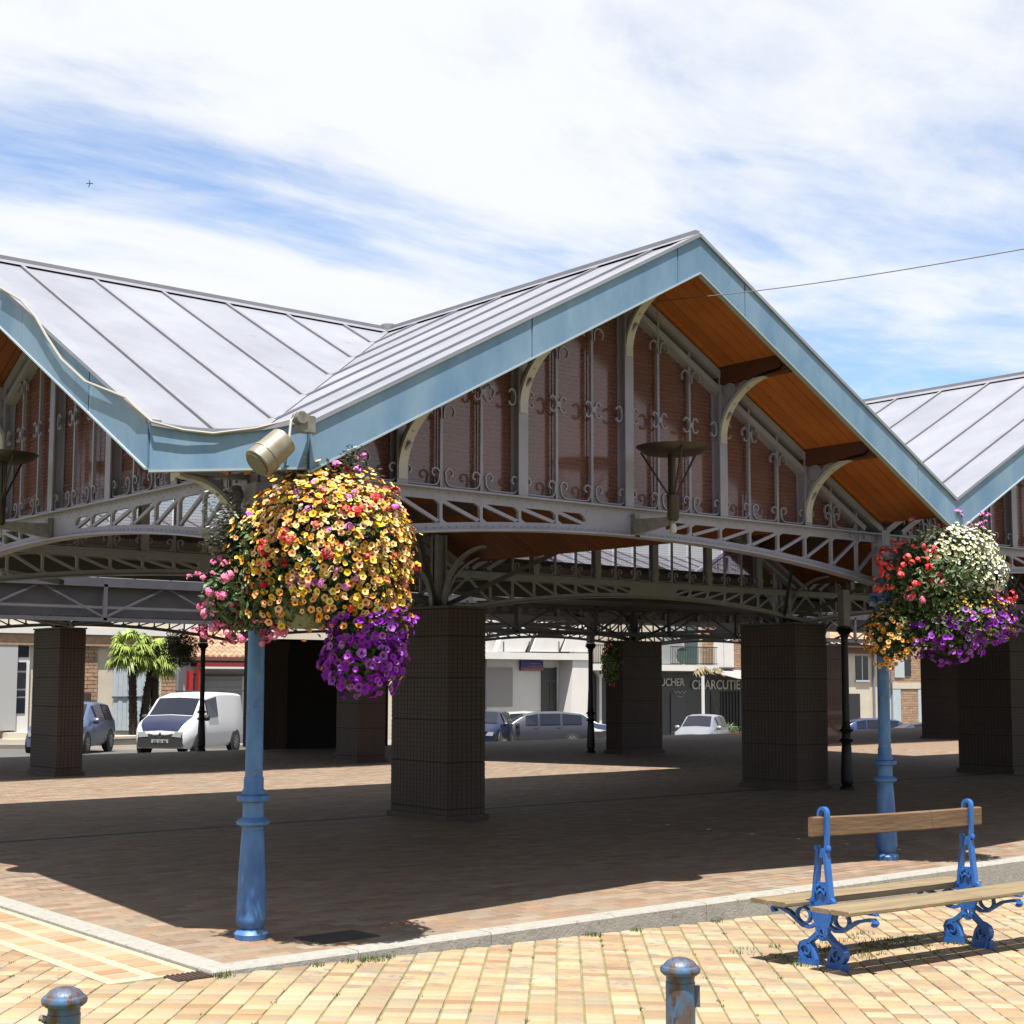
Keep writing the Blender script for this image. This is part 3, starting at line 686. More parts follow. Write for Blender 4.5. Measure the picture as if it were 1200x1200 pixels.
# darker joint line running through the floor
MB().box(-.3, 24, 5.86, 5.94, -.006, .003).obj('drain_channel', mat('drain_iron', (.05, .045, .045), .7), floor_o)
# kerb stones along the right side (front), growing taller; flush stone band on the left
kerb = empty('kerb', (-.6, -.6, 0), 'pale granite kerb edging the hall platform, low at the corner and taller to the right', 'kerb')
random.seed(3)
x = -.66; i = 0
while x < 24:
    ln = random.uniform(.85, 1.1); x1 = x+ln; g0, g1 = ground(x, -.75)-.06, ground(x1, -.75)-.06; j = random.uniform(-.004, .004)
    mb = MB(); b = .012; Y0_, Y1_ = -.745+j, YF
    P = []
    mb.hexa([(x+.003, Y0_, g0), (x1-.003, Y0_, g1), (x1-.003, Y1_, g1), (x+.003, Y1_, g0), (x+.003, Y0_, .004-b), (x1-.003, Y0_, .004-b), (x1-.003, Y1_, .004-b), (x+.003, Y1_, .004-b)])
    mb.hexa([(x+.003, Y0_, .004-b), (x1-.003, Y0_, .004-b), (x1-.003, Y1_, .004-b), (x+.003, Y1_, .004-b), (x+.008, Y0_+b, .004), (x1-.008, Y0_+b, .004), (x1-.008, Y1_, .004), (x+.008, Y1_, .004)])
    mb.v = [(p[0]+.6, p[1]+.6, p[2]) for p in mb.v]; mb.obj('kerb_stone', M_kerb, kerb); x = x1; i += 1
y = -.60
while y < 14:
    ln = random.uniform(.85, 1.1)
    mb = MB(); mb.bevbox(-.66+.6, -.50+.6, y+.6+.003, y+ln+.6-.003, -.1, .004, .006); mb.obj('band_stone', M_kerb, kerb); y += ln
# tile border with white grout along the left side
brd = empty('tile_border', (-.66, 0, -.0145), 'border of orange tiles set in wide cream grout beside the left kerb band', 'tile border')
mb = MB(); mb.box(-.50, 0, -.62, 14, -.05, -.004); mb.obj('grout', mat('cream_grout', (.90, .77, .52), .9, 0, (.76, .64, .42), 6), brd)
tb = MB(); tb.bevbox(0, .155, .0, .105, -.02, .0, .003); tdat = tb.data('border_tile', mat('orange_border_tile', (.74, .50, .28), .85, 0, (.62, .40, .22), 8, .1, island=.22, hue=.01))
for r in range(2):
    for j in range(104):
        link('border_tile', tdat, brd, loc=(-.21-r*.225, -.58+j*.135+(.05 if r else 0), random.uniform(-.001, .001)))
# drain grate at the corner
gr = MB(); gr.box(-.86, -.66, -.78, -.62, -.03, -.0145)
for i in range(7): gr.box(-.85+i*.028, -.835+i*.028, -.775, -.625, -.0145, -.010)
gr.obj('drain_grate', mat('rusty_iron', (.09, .045, .03), .8), label='small rusty drain grate at the corner of the kerb', cat='drain grate')
MB().box(.20, .62, -.42, -.14, -.004, .0035).obj('manhole_cover', mat('cast_cover', (.06, .05, .05), .7, 0, (.09, .08, .07), 20, .4), label='flat iron inspection cover in the brick floor beside the corner column', cat='manhole cover')

# plaza pavers, rows running diagonally
plaza = sheet('plaza', [(-14, -20, -.0272), (-.62, -20, -.0272), (-.62, 14, -.0272), (-14, 14, -.0272)], M_joint)
def plaza_pavers():
    th = radians(48.4); e1 = Vector((cos(th), sin(th), 0)); e2 = Vector((-sin(th), cos(th), 0)); cw, cl = .133, .106
    cells = []
    for i in range(-75, 75):
        off = random.choice((0, .5))*0
        for j in range(-60, 150):
            p = Vector((-1.0, -3.0, 0))+e2*(i*cw)+e1*(j*cl)
            c = p+e2*cw/2+e1*cl/2
            if (c.x > -.66 and c.y > -.72) or (c.x > -1.12 and c.y > -.60) or c.y > 9: continue
            z = ground(c.x, c.y); q = Vector((c.x, c.y, z))-CAM; d = q.dot(cd)
            if d < 3: continue
            px = 600+FPX*q.dot(cr)/d; py = PY-FPX*q.dot(cu)/d
            if not (-60 < px < 1260 and py < 1290): continue
            cells.append((d, p, c, z))
    cells.sort(key=lambda t: t[0])
    sh = MB(); sh.bevbox(.0045, cw-.0045, .001, cl-.001, -.02, 0, .003); dat = sh.data('paver', M_paver)
    bot = Matrix.Rotation(th-pi/2, 4, 'Z')
    inview = [c for c in cells if PY-FPX*(Vector((c[2].x, c[2].y, c[3]))-CAM).dot(cu)/c[0] < 1203][:300]; idset = {id(c) for c in inview}
    big = MB()
    for c in cells:
        d, p, cc, z = c; tz = -.027 if cc.x > -.6 else 0
        # local x across (e1 rotated): paver x axis = -e2 direction width, y axis = e1
        if id(c) in idset:
            link('paver', dat, plaza, loc=(p.x+e2.x*cw, p.y+e2.y*cw, z+random.uniform(-.0035, .0003)), rot=(random.uniform(-.01, .01), random.uniform(-.01, .01), th-pi/2))
        else:
            a0, a1, b0, b1 = .0045, cw-.0045, .001, cl-.001; zz = random.uniform(-.0035, 0); P = []
            for dz, ins in ((-.018, 0), (zz-.004, 0), (zz, .004)):
                for a_, b_ in ((a0+ins, b0+ins), (a0+ins, b1-ins), (a1-ins, b1-ins), (a1-ins, b0+ins)):
                    q = p+e2*a_+e1*b_; P.append((q.x, q.y, ground(q.x, q.y)+dz))
            b_ = big.verts(P)
            for q in ((8, 11, 10, 9), (0, 4, 5, 1), (1, 5, 6, 2), (2, 6, 7, 3), (3, 7, 4, 0), (4, 8, 9, 5), (5, 9, 10, 6), (6, 10, 11, 7), (7, 11, 8, 4)): big.face(*[b_+i for i in q])
    tag(big.obj('paver_field', M_paver, plaza), kind='stuff')
plaza_pavers()
# weeds in the joints
def weeds():
    mb = MB(); R = random.Random(5)
    def tuft(x, y, r, n, hh):
        z = ground(x, y)
        for _ in range(n):
            a_ = R.uniform(0, 2*pi); d = r*sqrt(R.random()); px, py = x+cos(a_)*d, y+sin(a_)*d; b_ = R.uniform(0, 2*pi); w_ = R.uniform(.002, .005); hgt = hh*R.uniform(.4, 1); lx, ly = R.uniform(-.5, .5)*hgt, R.uniform(-.5, .5)*hgt
            i = mb.verts([(px-cos(b_)*w_, py-sin(b_)*w_, z-.01), (px+cos(b_)*w_, py+sin(b_)*w_, z-.01), (px+lx, py+ly, z+hgt)]); mb.face(i, i+1, i+2)
    for X in (-.05, .15, .28, .42, 1.95, 2.0, 2.35, 3.1, 3.9, 4.4): tuft(X, -.79, .045, 40, .03)
    for _ in range(70): tuft(R.uniform(2.2, 4.0), R.uniform(-2.35, -1.65), .05, 16, .03)
    th = radians(48.4); e1 = Vector((cos(th), sin(th), 0)); e2 = Vector((-sin(th), cos(th), 0))
    for _ in range(420):
        i = R.randint(-48, 36); j = R.uniform(-8, 60); p = Vector((-1.0, -3.0, 0))+e2*(i*.133)+e1*(j*.106)
        if p.y < -.85 or p.x < -1.25: tuft(p.x, p.y, .02, R.randint(4, 14), .012)
    tuft(-.62, -.80, .06, 60, .035); tuft(.3, -.80, .08, 90, .035)
    mb.obj('weeds', M_grass, label='low green weeds in the paving joints and along the kerb', cat='weeds', kind='stuff')
weeds()
# ------------------------------------------------------------------ cast iron columns
def column(x, y, m, label, group='cast iron columns', full=True, cap=False):
    t = empty('iron_column', (x, y, 0), label, 'column', group)
    mb = MB(); mb.lathe([(.095, 0), (.098, .03), (.085, .045), (.07, .055)], 20); mb.obj('foot_ring', m, t)
    mb = MB(); mb.lathe([(.062, .055), (.085, .09), (.088, .12), (.082, .30), (.072, .50), (.064, .62), (.060, .625)], 24, flute=.045); mb.obj('fluted_base', m, t)
    mb = MB(); mb.lathe([(.06, .62), (.066, .64), (.095, .655), (.098, .668), (.088, .68), (.062, .695), (.06, .77), (.064, .78), (.092, .79), (.098, .805), (.092, .82), (.066, .83), (.066, .85), (.058, .86), (.058, .92), (.053, .93)], 24); mb.obj('collar', m, t)
    mb = MB(); mb.lathe([(.052, .93), (.050, 1.5), (.047, 2.08)], 20); mb.obj('shaft', m, t)
    mb = MB(); mb.lathe([(.047, 2.08), (.060, 2.09), (.060, 2.11), (.050, 2.12), (.05, 2.15), (.085, 2.20), (.10, 2.215), (.10, 2.24), (.075, 2.245)], 16)
    for k in range(8):
        a = pi*k/4; mb.beam((cos(a)*.055, sin(a)*.055, 2.13), (cos(a)*.11, sin(a)*.11, 2.20), .03, .02)
    mb.obj('capital', m, t)
    return t
column(0, 0, M_blue, 'peeling blue fluted iron column at the near corner, under the biggest orange flower basket')
column(L, 0, M_blue, 'blue fluted iron column behind the bench, under the white and purple flower basket')
for o in [o for o in bpy.data.objects if o.name.startswith('shaft')]: pass
column(12.3, 5.21, M_darkcol, 'dark iron column in the shade to the right of the second brick pillar')
column(16.45, 14.9, M_darkcol, 'thin dark iron column standing between the grey estate car and the black shopfront')
column(10.45, 20.35, M_darkcol, 'thin dark iron column standing in front of the white van')
for x, y in ((12.3, 5.21), (16.45, 14.9), (10.45, 20.35)):
    mb = MB(); mb.box(x-.07, x+.07, y-.05, y+.05, 2.25, 2.75); mb.obj('column_head_post', M_iron, hall)
mb = MB(); mb.tube([(-.03, .03, 2.2), (-.12, -.1, 2.22)], .012); mb.obj('hook', M_blue, bpy.data.objects['iron_column'])

# ------------------------------------------------------------------ flower baskets
def petal_mesh(name, mats, r=.0205, n=5, depth=.010, throat=.38):
    mb = MB(); c = mb.verts([(0, 0, -depth)]); ring1 = []; ring2 = []
    for i in range(n*2):
        a = pi*i/n; rr = r*(1 if i % 2 == 0 else .86); zz = .002 if i % 2 == 0 else -.001
        ring1.append(mb.verts([(cos(a)*r*throat, sin(a)*r*throat, -depth*.5)])); ring2.append(mb.verts([(cos(a)*rr, sin(a)*rr, zz)]))
    mb.cur = 1
    for i in range(n*2): mb.face(c, ring1[i], ring1[(i+1) % (2*n)])
    mb.cur = 0
    for i in range(n*2): mb.face(ring1[i], ring2[i], ring2[(i+1) % (2*n)], ring1[(i+1) % (2*n)])
    return mb
def geranium_mesh(r=.030):
    mb = MB(); R = random.Random(2)
    for i in range(15):
        a = R.uniform(0, 2*pi); e = R.uniform(-.2, 1.4); c = Vector((cos(a)*cos(e), sin(a)*cos(e), sin(e)))*r*.7
        nn = (c+Vector((0, 0, .01))).normalized(); u = nn.orthogonal().normalized(); v = nn.cross(u); b = mb.verts([c+nn*.002])
        for k in range(5): q = 2*pi*k/5+a; mb.verts([c+(u*cos(q)+v*sin(q))*r*.42+nn*(.003 if k % 2 else -.002)])
        for k in range(5): mb.face(b, b+1+k, b+1+(k+1) % 5)
    return mb
def fm(name, c, c2, t, h=.012):
    c = tuple(v*2.45 for v in c); t = tuple(v*1.7 for v in t)
    return [mat(name, c, .55, 0, island=.22, hue=h, spec=.2), mat(name+'_throat', t, .6)]
FL = {
 'orange': (petal_mesh('p', 0), fm('orange_petal', (.62, .30, .055), None, (.28, .05, .01), .02)),
 'yellow': (petal_mesh('p', 0), fm('yellow_petal', (.66, .46, .05), None, (.45, .20, .02), .012)),
 'peach': (petal_mesh('p', 0), fm('peach_petal', (.64, .33, .14), None, (.30, .06, .02), .015)),
 'purple': (petal_mesh('p', 0, .026, 5, .014), fm('purple_petal', (.22, .012, .36), None, (.06, .003, .10))),
 'pink': (geranium_mesh(.028), fm('pink_petal', (.62, .13, .26), None, (.5, .1, .2))),
 'red': (geranium_mesh(.032), fm('red_petal', (.60, .03, .03), None, (.4, .02, .02), .008)),
 'magenta': (geranium_mesh(.026), fm('magenta_petal', (.60, .16, .48), None, (.5, .1, .4))),
 'white': (petal_mesh('p', 0, .016), fm('white_petal', (.70, .70, .62), None, (.45, .5, .2), .0)),
 'cream': (petal_mesh('p', 0, .016), fm('cream_petal', (.62, .62, .38), None, (.4, .45, .12), .02)),
 'tinyyellow': (petal_mesh('p', 0, .011), fm('small_yellow_petal', (.65, .40, .02), None, (.4, .2, .01), .01)),
}
FD = {k: v[0].data(k+'_flower', v[1]) for k, v in FL.items()}
# local frame: a = along camera right, n = toward the viewer, z up
AR = Vector((cr.x, cr.y, 0)).normalized(); AN = Vector((-cd.x, -cd.y, 0)).normalized()
def basket(loc, label, lobes, leaf_lobes, nleaf, tub=None, seed=1, group='hanging flower baskets', nparts=290, stalks=(), silver=(), dark=False, hanger=None):
    """lobes: (colourweights, (a,n,z) centre, radii, count, up_bias)"""
    R = random.Random(seed)
    t = empty('flower_basket', loc, label, 'flower basket', group)
    if tub:
        c, r, hgt = tub; mb = MB(); mb.smooth = False
        cc = AR*c[0]+AN*c[1]+Vector((0, 0, c[2]))
        mb.lathe([(.02, -hgt), (r*.55, -hgt), (r*.85, -hgt*.62), (r*.98, -hgt*.2), (r, 0), (r*1.04, .0), (r*1.04, .025), (r*.95, .025)], 20, cc); mb.obj('planter_bowl', mat('pale_green_bowl', (.40, .44, .26), .6), t)
        sm = MB(); sm.lathe([(.02, -.004), (r*.9, -.004), (r*.9, .012)], 14, cc); sm.obj('soil', mat('potting_soil', (.03, .02, .015), .95), t)
        if hanger:
            hm = MB(); 
            for q in hanger: hm.tube(q, .008, 6)
            hm.obj('hanger', M_irond, t)
    flowers = []
    def surf(c, rad, up=0):
        while True:
            d = Vector((R.gauss(0, 1), R.gauss(0, 1), R.gauss(0, 1)+up*.5)).normalized()
            if d.z > -.75 or R.random() < .4: break
        k = R.uniform(.86, 1.05) if R.random() < .85 else R.uniform(1.02, 1.16); p = (c[0]+d.x*rad[0]*k, c[1]+d.y*rad[1]*k, c[2]+d.z*rad[2]*k)
        nn = Vector((d.x/rad[0], d.y/rad[1], d.z/rad[2])).normalized()
        return AR*p[0]+AN*p[1]+Vector((0, 0, p[2])), AR*nn.x+AN*nn.y+Vector((0, 0, nn.z))
    def inside(p, skip):
        a, n_, z = p.dot(AR), p.dot(AN), p.z
        for i, lb in enumerate(lobes):
            if i == skip or lb[3] < 45: continue
            c, rad = lb[1], lb[2]
            if ((a-c[0])/rad[0])**2+((n_-c[1])/rad[1])**2+((z-c[2])/rad[2])**2 < .72: return True
        return False
    for li, (cols, c, rad, cnt, up) in enumerate(lobes):
        keys = [k for k in cols]; ws = [cols[k] for k in keys]
        for _ in range(cnt):
            p, nn = surf(c, rad, up)
            if inside(p, li): continue
            nn = (nn+Vector((R.gauss(0, .3), R.gauss(0, .3), R.gauss(0, .3)+.35))+AN*.15).normalized()
            flowers.append((R.choices(keys, ws)[0], p, nn, R.uniform(.62, 1.2)))
    for key, p, sp, n_ in stalks:
        base = AR*p[0]+AN*p[1]+Vector((0, 0, p[2]))
        for _ in range(n_):
            q = base+AR*R.gauss(0, sp)+AN*R.gauss(0, sp)+Vector((0, 0, R.gauss(0, sp))); flowers.append((key, q, Vector((R.gauss(0, .3), R.gauss(0, .3), 1)).normalized(), R.uniform(.7, 1)))
    flowers.sort(key=lambda f: -(f[1].dot(AN)+f[1].z*.2+R.random()*.25)+ (0 if not dark else 0))
    rest = {}
    for i, (key, p, nn, s) in enumerate(flowers):
        q = nn.to_track_quat('Z', 'Y'); mtx = Matrix.Translation(p) @ q.to_matrix().to_4x4() @ Matrix.Rotation(R.uniform(0, 6), 4, 'Z') @ Matrix.Scale(s, 4)
        if i < nparts: link(key+'_flower' if key != 'tinyyellow' else 'small_yellow_flower', FD[key], t, mtx=mtx)
        else: rest.setdefault(key, []).append(mtx)
    if rest:
        mb = MB(); mats = []
        for key, ms in rest.items():
            src = FL[key][0]; bi = len(mats); mats += FL[key][1]
            for M in ms:
                b = mb.verts([M @ Vector(v) for v in src.v])
                for f, mi in zip(src.f, src.mi): mb.cur = bi+mi; mb.face(*[b+k for k in f])
        tag(mb.obj('small_blooms', mats, t), kind='stuff')
    # foliage
    mb = MB(); tot = sum(l[2] for l in leaf_lobes)
    for c, rad, wgt in leaf_lobes:
        for _ in range(int(nleaf*wgt/tot)):
            d = Vector((R.gauss(0, 1), R.gauss(0, 1), R.gauss(0, 1))).normalized()*(R.random()**.35)*.97
            p = AR*(c[0]+d.x*rad[0])+AN*(c[1]+d.y*rad[1])+Vector((0, 0, c[2]+d.z*rad[2]))
            nn = (AR*d.x+AN*d.y+Vector((0, 0, d.z+.3))+Vector((R.gauss(0, .5), R.gauss(0, .5), R.gauss(0, .5)))).normalized(); u = nn.orthogonal().normalized(); a = R.uniform(0, 6); v = nn.cross(u); e1 = u*cos(a)+v*sin(a); e2 = nn.cross(e1); l = R.uniform(.018, .036)
            b = mb.verts([p-e1*l, p+e2*l*.45+nn*l*.12, p+e1*l, p-e2*l*.45+nn*l*.12]); mb.face(b, b+1, b+2, b+3)
    tag(mb.obj('foliage', M_leaf, t), kind='stuff')
    if silver:
        mb = MB()
        for c, rad, cnt in silver:
            for _ in range(cnt):
                st = AR*(c[0]+R.gauss(0, rad[0]*.5))+AN*(c[1]+R.gauss(0, rad[1]*.5))+Vector((0, 0, c[2]-rad[2]*R.uniform(.4, 1)))
                dr_ = (Vector((R.gauss(0, .25), R.gauss(0, .25), 1))+AR*c[0]*.6).normalized(); ln = rad[2]*R.uniform(.5, 1.5)
                for k in range(10):
                    p = st+dr_*ln*k/10; a = R.uniform(0, 6); s = R.uniform(.009, .017); o1 = Vector((cos(a), sin(a), R.uniform(-.2, .6)))*s*1.6; o2 = Vector((-sin(a), cos(a), .2))*s*.7
                    b = mb.verts([p, p+o1*.6+o2, p+o1*1.4, p+o1*.6-o2]); mb.face(b, b+1, b+2, b+3)
        tag(mb.obj('silver_foliage', M_silver, t), kind='stuff')
    # thin stems for stalk flowers
    if stalks:
        mb = MB()
        for key, p, sp, n_ in stalks:
            q = AR*p[0]+AN*p[1]+Vector((0, 0, p[2])); b0 = AR*p[0]*.6+AN*p[1]*.6+Vector((0, 0, p[2]*.45)); mb.tube([b0, (b0+q)/2+AR*.02, q], .0025, 4)
        mb.obj('flower_stem', M_leaf, t)
    return t
OR = {'orange': 4.6, 'yellow': 4.8, 'peach': 2.8, 'red': .22, 'magenta': .16}
c1 = CAM+((cd*FPX+cr*(373-600)+cu*(PY-655))/FPX)*8.36
basket(c1, 'huge basket of orange and yellow flowers trailing purple and pink at the near corner',
 [(OR, (.05, 0, .04), (.475, .46, .46), 2900, .5), (OR, (.28, .05, -.16), (.235, .30, .27), 620, 0), ({'orange': 5, 'yellow': 1, 'peach': 3}, (-.02, .16, -.24), (.36, .22, .17), 130, 0), ({'orange': 3, 'yellow': 3}, (-.36, .1, .05), (.14, .2, .22), 60, 0),
  ({'purple': 12, 'orange': .6}, (.27, .04, -.54), (.235, .22, .25), 520, 0), ({'purple': 10, 'orange': 2}, (.30, .06, -.36), (.24, .26, .16), 200, 0),
  ({'pink': 10}, (-.50, .05, -.15), (.17, .18, .15), 44, 0), ({'pink': 10}, (-.53, .0, -.34), (.13, .16, .13), 44, 0), ({'pink': 10}, (-.38, .05, -.41), (.20, .15, .07), 34, 0),
  ({'red': 10}, (-.05, .40, .04), (.24, .10, .13), 16, 0), ({'red': 10}, (.12, .38, .22), (.2, .10, .06), 6, 0), ({'magenta': 10}, (-.02, .42, -.14), (.14, .04, .05), 9, 0)],
 [((.04, 0, .0), (.43, .40, .40), 9), ((.27, .04, -.5), (.21, .19, .26), 3), ((-.42, 0, -.2), (.24, .26, .24), 3.4), ((-.36, .0, .05), (.22, .24, .24), 2.4), ((-.05, .08, -.14), (.36, .32, .24), 4.5)], 8500,
 tub=((-.07, -.02, -.22), .22, .17), seed=4, nparts=296,
 stalks=[('magenta', (-.10, .1, .56), .004, 1), ('magenta', (.03, .1, .57), .02, 3), ('magenta', (.10, .12, .53), .015, 2), ('magenta', (.24, .1, .53), .02, 2), ('red', (.20, .1, .47), .02, 3), ('magenta', (.25, .1, .50), .02, 2), ('white', (.25, .12, .43), .02, 5), ('pink', (-.72, .05, -.10), .01, 1), ('pink', (-.68, .05, -.40), .01, 1)],
 silver=[((-.47, .05, .24), (.08, .1, .20), 110), ((-.05, .05, .52), (.18, .12, .11), 90), ((.14, .05, .55), (.14, .1, .14), 70), ((-.52, .05, .10), (.07, .1, .13), 60)])
c2 = CAM+((cd*FPX+cr*(1098-600)+cu*(PY-688))/FPX)*12.2
basket(c2, 'basket of white, red and purple flowers under the roof valley behind the bench',
 [({'cream': 10, 'white': 4}, (.13, .05, .25), (.36, .28, .26), 1300, .3), ({'cream': 8, 'white': 4}, (.30, .05, .12), (.26, .26, .20), 500, 0), ({'white': 10}, (.44, .05, .08), (.10, .2, .16), 130, 0), ({'red': 10, 'white': .6}, (-.28, .12, .12), (.28, .26, .24), 110, 0), ({'pink': 10}, (.0, .25, -.05), (.35, .12, .12), 9, 0),
  ({'purple': 10, 'tinyyellow': 5}, (.26, .05, -.28), (.36, .30, .22), 560, 0), ({'purple': 10}, (.05, .08, -.42), (.32, .26, .22), 240, 0), ({'tinyyellow': 10}, (.22, .12, -.18), (.34, .26, .16), 190, 0),
  ({'orange': 10}, (-.42, .05, -.42), (.20, .2, .26), 200, 0), ({'red': 10}, (.52, .1, -.08), (.08, .1, .07), 10, 0)],
 [((.0, 0, .05), (.46, .40, .40), 9), ((.12, .05, -.30), (.42, .32, .26), 6), ((-.36, 0, -.36), (.24, .22, .26), 3)], 9000,
 tub=((0, -.04, -.18), .20, .16), seed=9, nparts=290,
 stalks=[('pink', (-.22, .1, .56), .02, 2), ('magenta', (.16, .1, .62), .03, 4), ('magenta', (.30, .1, .5), .05, 6), ('magenta', (.38, .1, .60), .03, 3), ('red', (.06, .12, .50), .02, 4), ('pink', (-.02, .1, .5), .02, 2)],
 silver=[((-.32, .1, .30), (.1, .1, .12), 22), ((.3, .05, .45), (.12, .1, .14), 16)])
for (px, py, D, lab, sd, sc_) in ((211, 760, 31.0, 'dark hanging flower basket in the shade above the white van', 21, .40), (717, 776, 26.5, 'dark hanging flower basket half hidden behind the far brick pillar', 22, .20)):
    c3 = CAM+((cd*FPX+cr*(px-600)+cu*(PY-py))/FPX)*D
    basket(c3, lab, [({'red': 4, 'orange': 5, 'purple': 3}, (0, 0, 0), (sc_*.9, sc_*.9, .42), 40, 0)], [((0, 0, 0), (sc_, sc_, .42), 1)], 3000, tub=((0, 0, .05), sc_*.6, .2), seed=sd, nparts=0, dark=True)

# ------------------------------------------------------------------ bench
def bench():
    gx = .0; t = empty('bench', (2.33, -2.30, -.115), 'double sided park bench with brown timber slats and blue cast iron ends', 'bench')
    t.rotation_euler = (0, radians(1.0), 0)
    def side(x0):
        mb = MB(); th = .022
        def pl(pts, w_=.03, tt=.018, m=0): mb.sweep([(0, y, z) for y, z in pts], [(-w_/2, -tt/2), (w_/2, -tt/2), (w_/2, tt/2), (-w_/2, tt/2)], side=(1, 0, 0))
        # tapering upright with a slot
        for sg in (-1, 1):
            pl([(sg*.062, .44), (sg*.050, .52), (sg*.030, .66), (sg*.024, .70)], .042, .022)
            pl([(sg*.008, .50), (sg*.030, .482), (sg*.038, .50), (sg*.030, .52), (sg*.014, .515)], .05, .014)
        mb.box(-.016, .016, -.034, .034, .655, .70); mb.box(-.012, .012, -.05, .05, .515, .535)
        # hook holding the back rail
        pts = [(.030, .69), (.034, .72), (.036, .80), (.036, .86)]+[(.008+.029*cos(a), .868+.028*sin(a)) for a in (.2, .7, 1.2, 1.7, 2.2, 2.7, 3.2)]+[(-.022, .84)]
        pl([(-y, z) for y, z in pts], .034, .016)
        mb.lathe([(.004, -.018), (.016, -.012), (.018, 0), (.016, .012), (.004, .018)], 8, (0, -.04, .70), axis='y')
        mb.lathe([(.004, -.018), (.016, -.012), (.018, 0), (.016, .012), (.004, .018)], 8, (0, .04, .70), axis='y')
        # shoulder and centre plate
        mb.prism([(-.095, .40), (.095, .40), (.09, .45), (.05, .475), (0, .485), (-.05, .475), (-.09, .45)], (-.014, 0, 0), (0, 1, 0), (0, 0, 1), (.028, 0, 0))
        ring = lambda cy, cz, r, n=16: [(cy+r*cos(2*pi*k/n), cz+r*sin(2*pi*k/n)) for k in range(n+1)]
        mb.prism([(-.075, .40), (-.072, .33), (-.045, .27), (.045, .27), (.072, .33), (.075, .40)], (-.012, 0, 0), (0, 1, 0), (0, 0, 1), (.024, 0, 0))
        for sg in (-1, 1):
            pl([(sg*.036, .28), (sg*.036, .235), (sg*.026, .21), (0, .195)], .03, .026)
            # legs sweeping out to a scroll foot
            pl([(sg*.03, .235), (sg*.065, .205), (sg*.10, .175), (sg*.135, .165), (sg*.165, .15), (sg*.18, .12), (sg*.172, .085), (sg*.15, .062), (sg*.12, .06)], .045, .03)
            sp = [(sg*(.125+(.052-.0042*k)*cos(k*.55+.3)), .105+(.052-.0042*k)*sin(k*.55+.3)) for k in range(11)]
            pl(sp, .05, .014)
            mb.prism(ring(sg*.125, .105, .045, 14)[:-1], (-.010, 0, 0), (0, 1, 0), (0, 0, 1), (.020, 0, 0))
            pl([(sg*.10, .155), (sg*.075, .12), (sg*.062, .07), (sg*.055, .035)], .045, .022)
            a_, b_ = sorted((sg*.045, sg*.19)); mb.box(-.026, .026, a_, b_, .0, .034); mb.box(-.022, .022, a_+.01*0, b_, .034, .06)
            # arms with ring below the seat
            pl([(sg*.06, .405), (sg*.40, .405)], .03, .014)
            pl([(sg*.045, .29), (sg*.10, .262), (sg*.15, .268), (sg*.20, .305), (sg*.26, .345), (sg*.33, .365), (sg*.375, .37), (sg*.392, .352), (sg*.38, .335), (sg*.365, .342)], .034, .022)
            pl(ring(sg*.145, .335, .052), .026, .014)
            mb.lathe([(.004, -.02), (.02, -.012), (.022, 0), (.02, .012), (.004, .02)], 8, (0, sg*.385, .352), axis='y')
        pl(ring(0, .245, .022, 12), .03, .010)
        for sg in (-1, 1): mb.lathe([(.004, -.017), (.03, -.012), (.03, .012), (.004, .017)], 10, (0, 0, 0), axis='y') if False else None
        def zm(z): return z*.37/.44 if z < .44 else .37+(z-.44)*(.89-.37)/(.895-.44)
        mb.v = [(p[0]+x0, p[1]*(.86 if p[2] < .25 else .93), zm(p[2])) for p in mb.v]
        mb.obj('cast_iron_end', M_blueb, t)
    side(0); side(1.42)
    def plank(name, x0, x1, y0, y1, z0, z1, m):
        R = random.Random(int((y0+5)*1000)); mb = MB(); n = 12; b = .006
        for i in range(n):
            pass
        prof = [(y0+b, z0), (y1-b, z0), (y1, z0+b), (y1, z1-b), (y1-b, z1), (y0+b, z1), (y0, z1-b), (y0, z0+b)]
        base = len(mb.v)
        for i in range(n+1):
            x = x0+(x1-x0)*i/n; sag = -.006*sin(pi*i/n); dy = R.uniform(-.002, .002); 
            for y, z in prof: mb.v.append((x, y+dy, z+sag+R.uniform(-.0008, .0008)))
        k = len(prof)
        for i in range(n):
            for j in range(k): mb.face(base+i*k+j, base+(i+1)*k+j, base+(i+1)*k+(j+1) % k, base+i*k+(j+1) % k)
        mb.face(*[base+j for j in range(k)]); mb.face(*[base+n*k+j for j in range(k)][::-1])
        mb.obj(name, m, t)
    plank('back_rail', -.10, 1.56, -.018, .020, .735, .845, M_bwood)
    plank('seat_plank', -.22, 1.95, -.35, -.225, .345, .371, M_bwood2); plank('seat_plank', -.22, 1.95, -.218, -.085, .345, .371, M_bwood2)
    plank('seat_plank', -.22, 1.70, .085, .21, .345, .371, M_bwood2); plank('seat_plank', -.22, 1.70, .217, .345, .345, .371, M_bwood2)
bench()

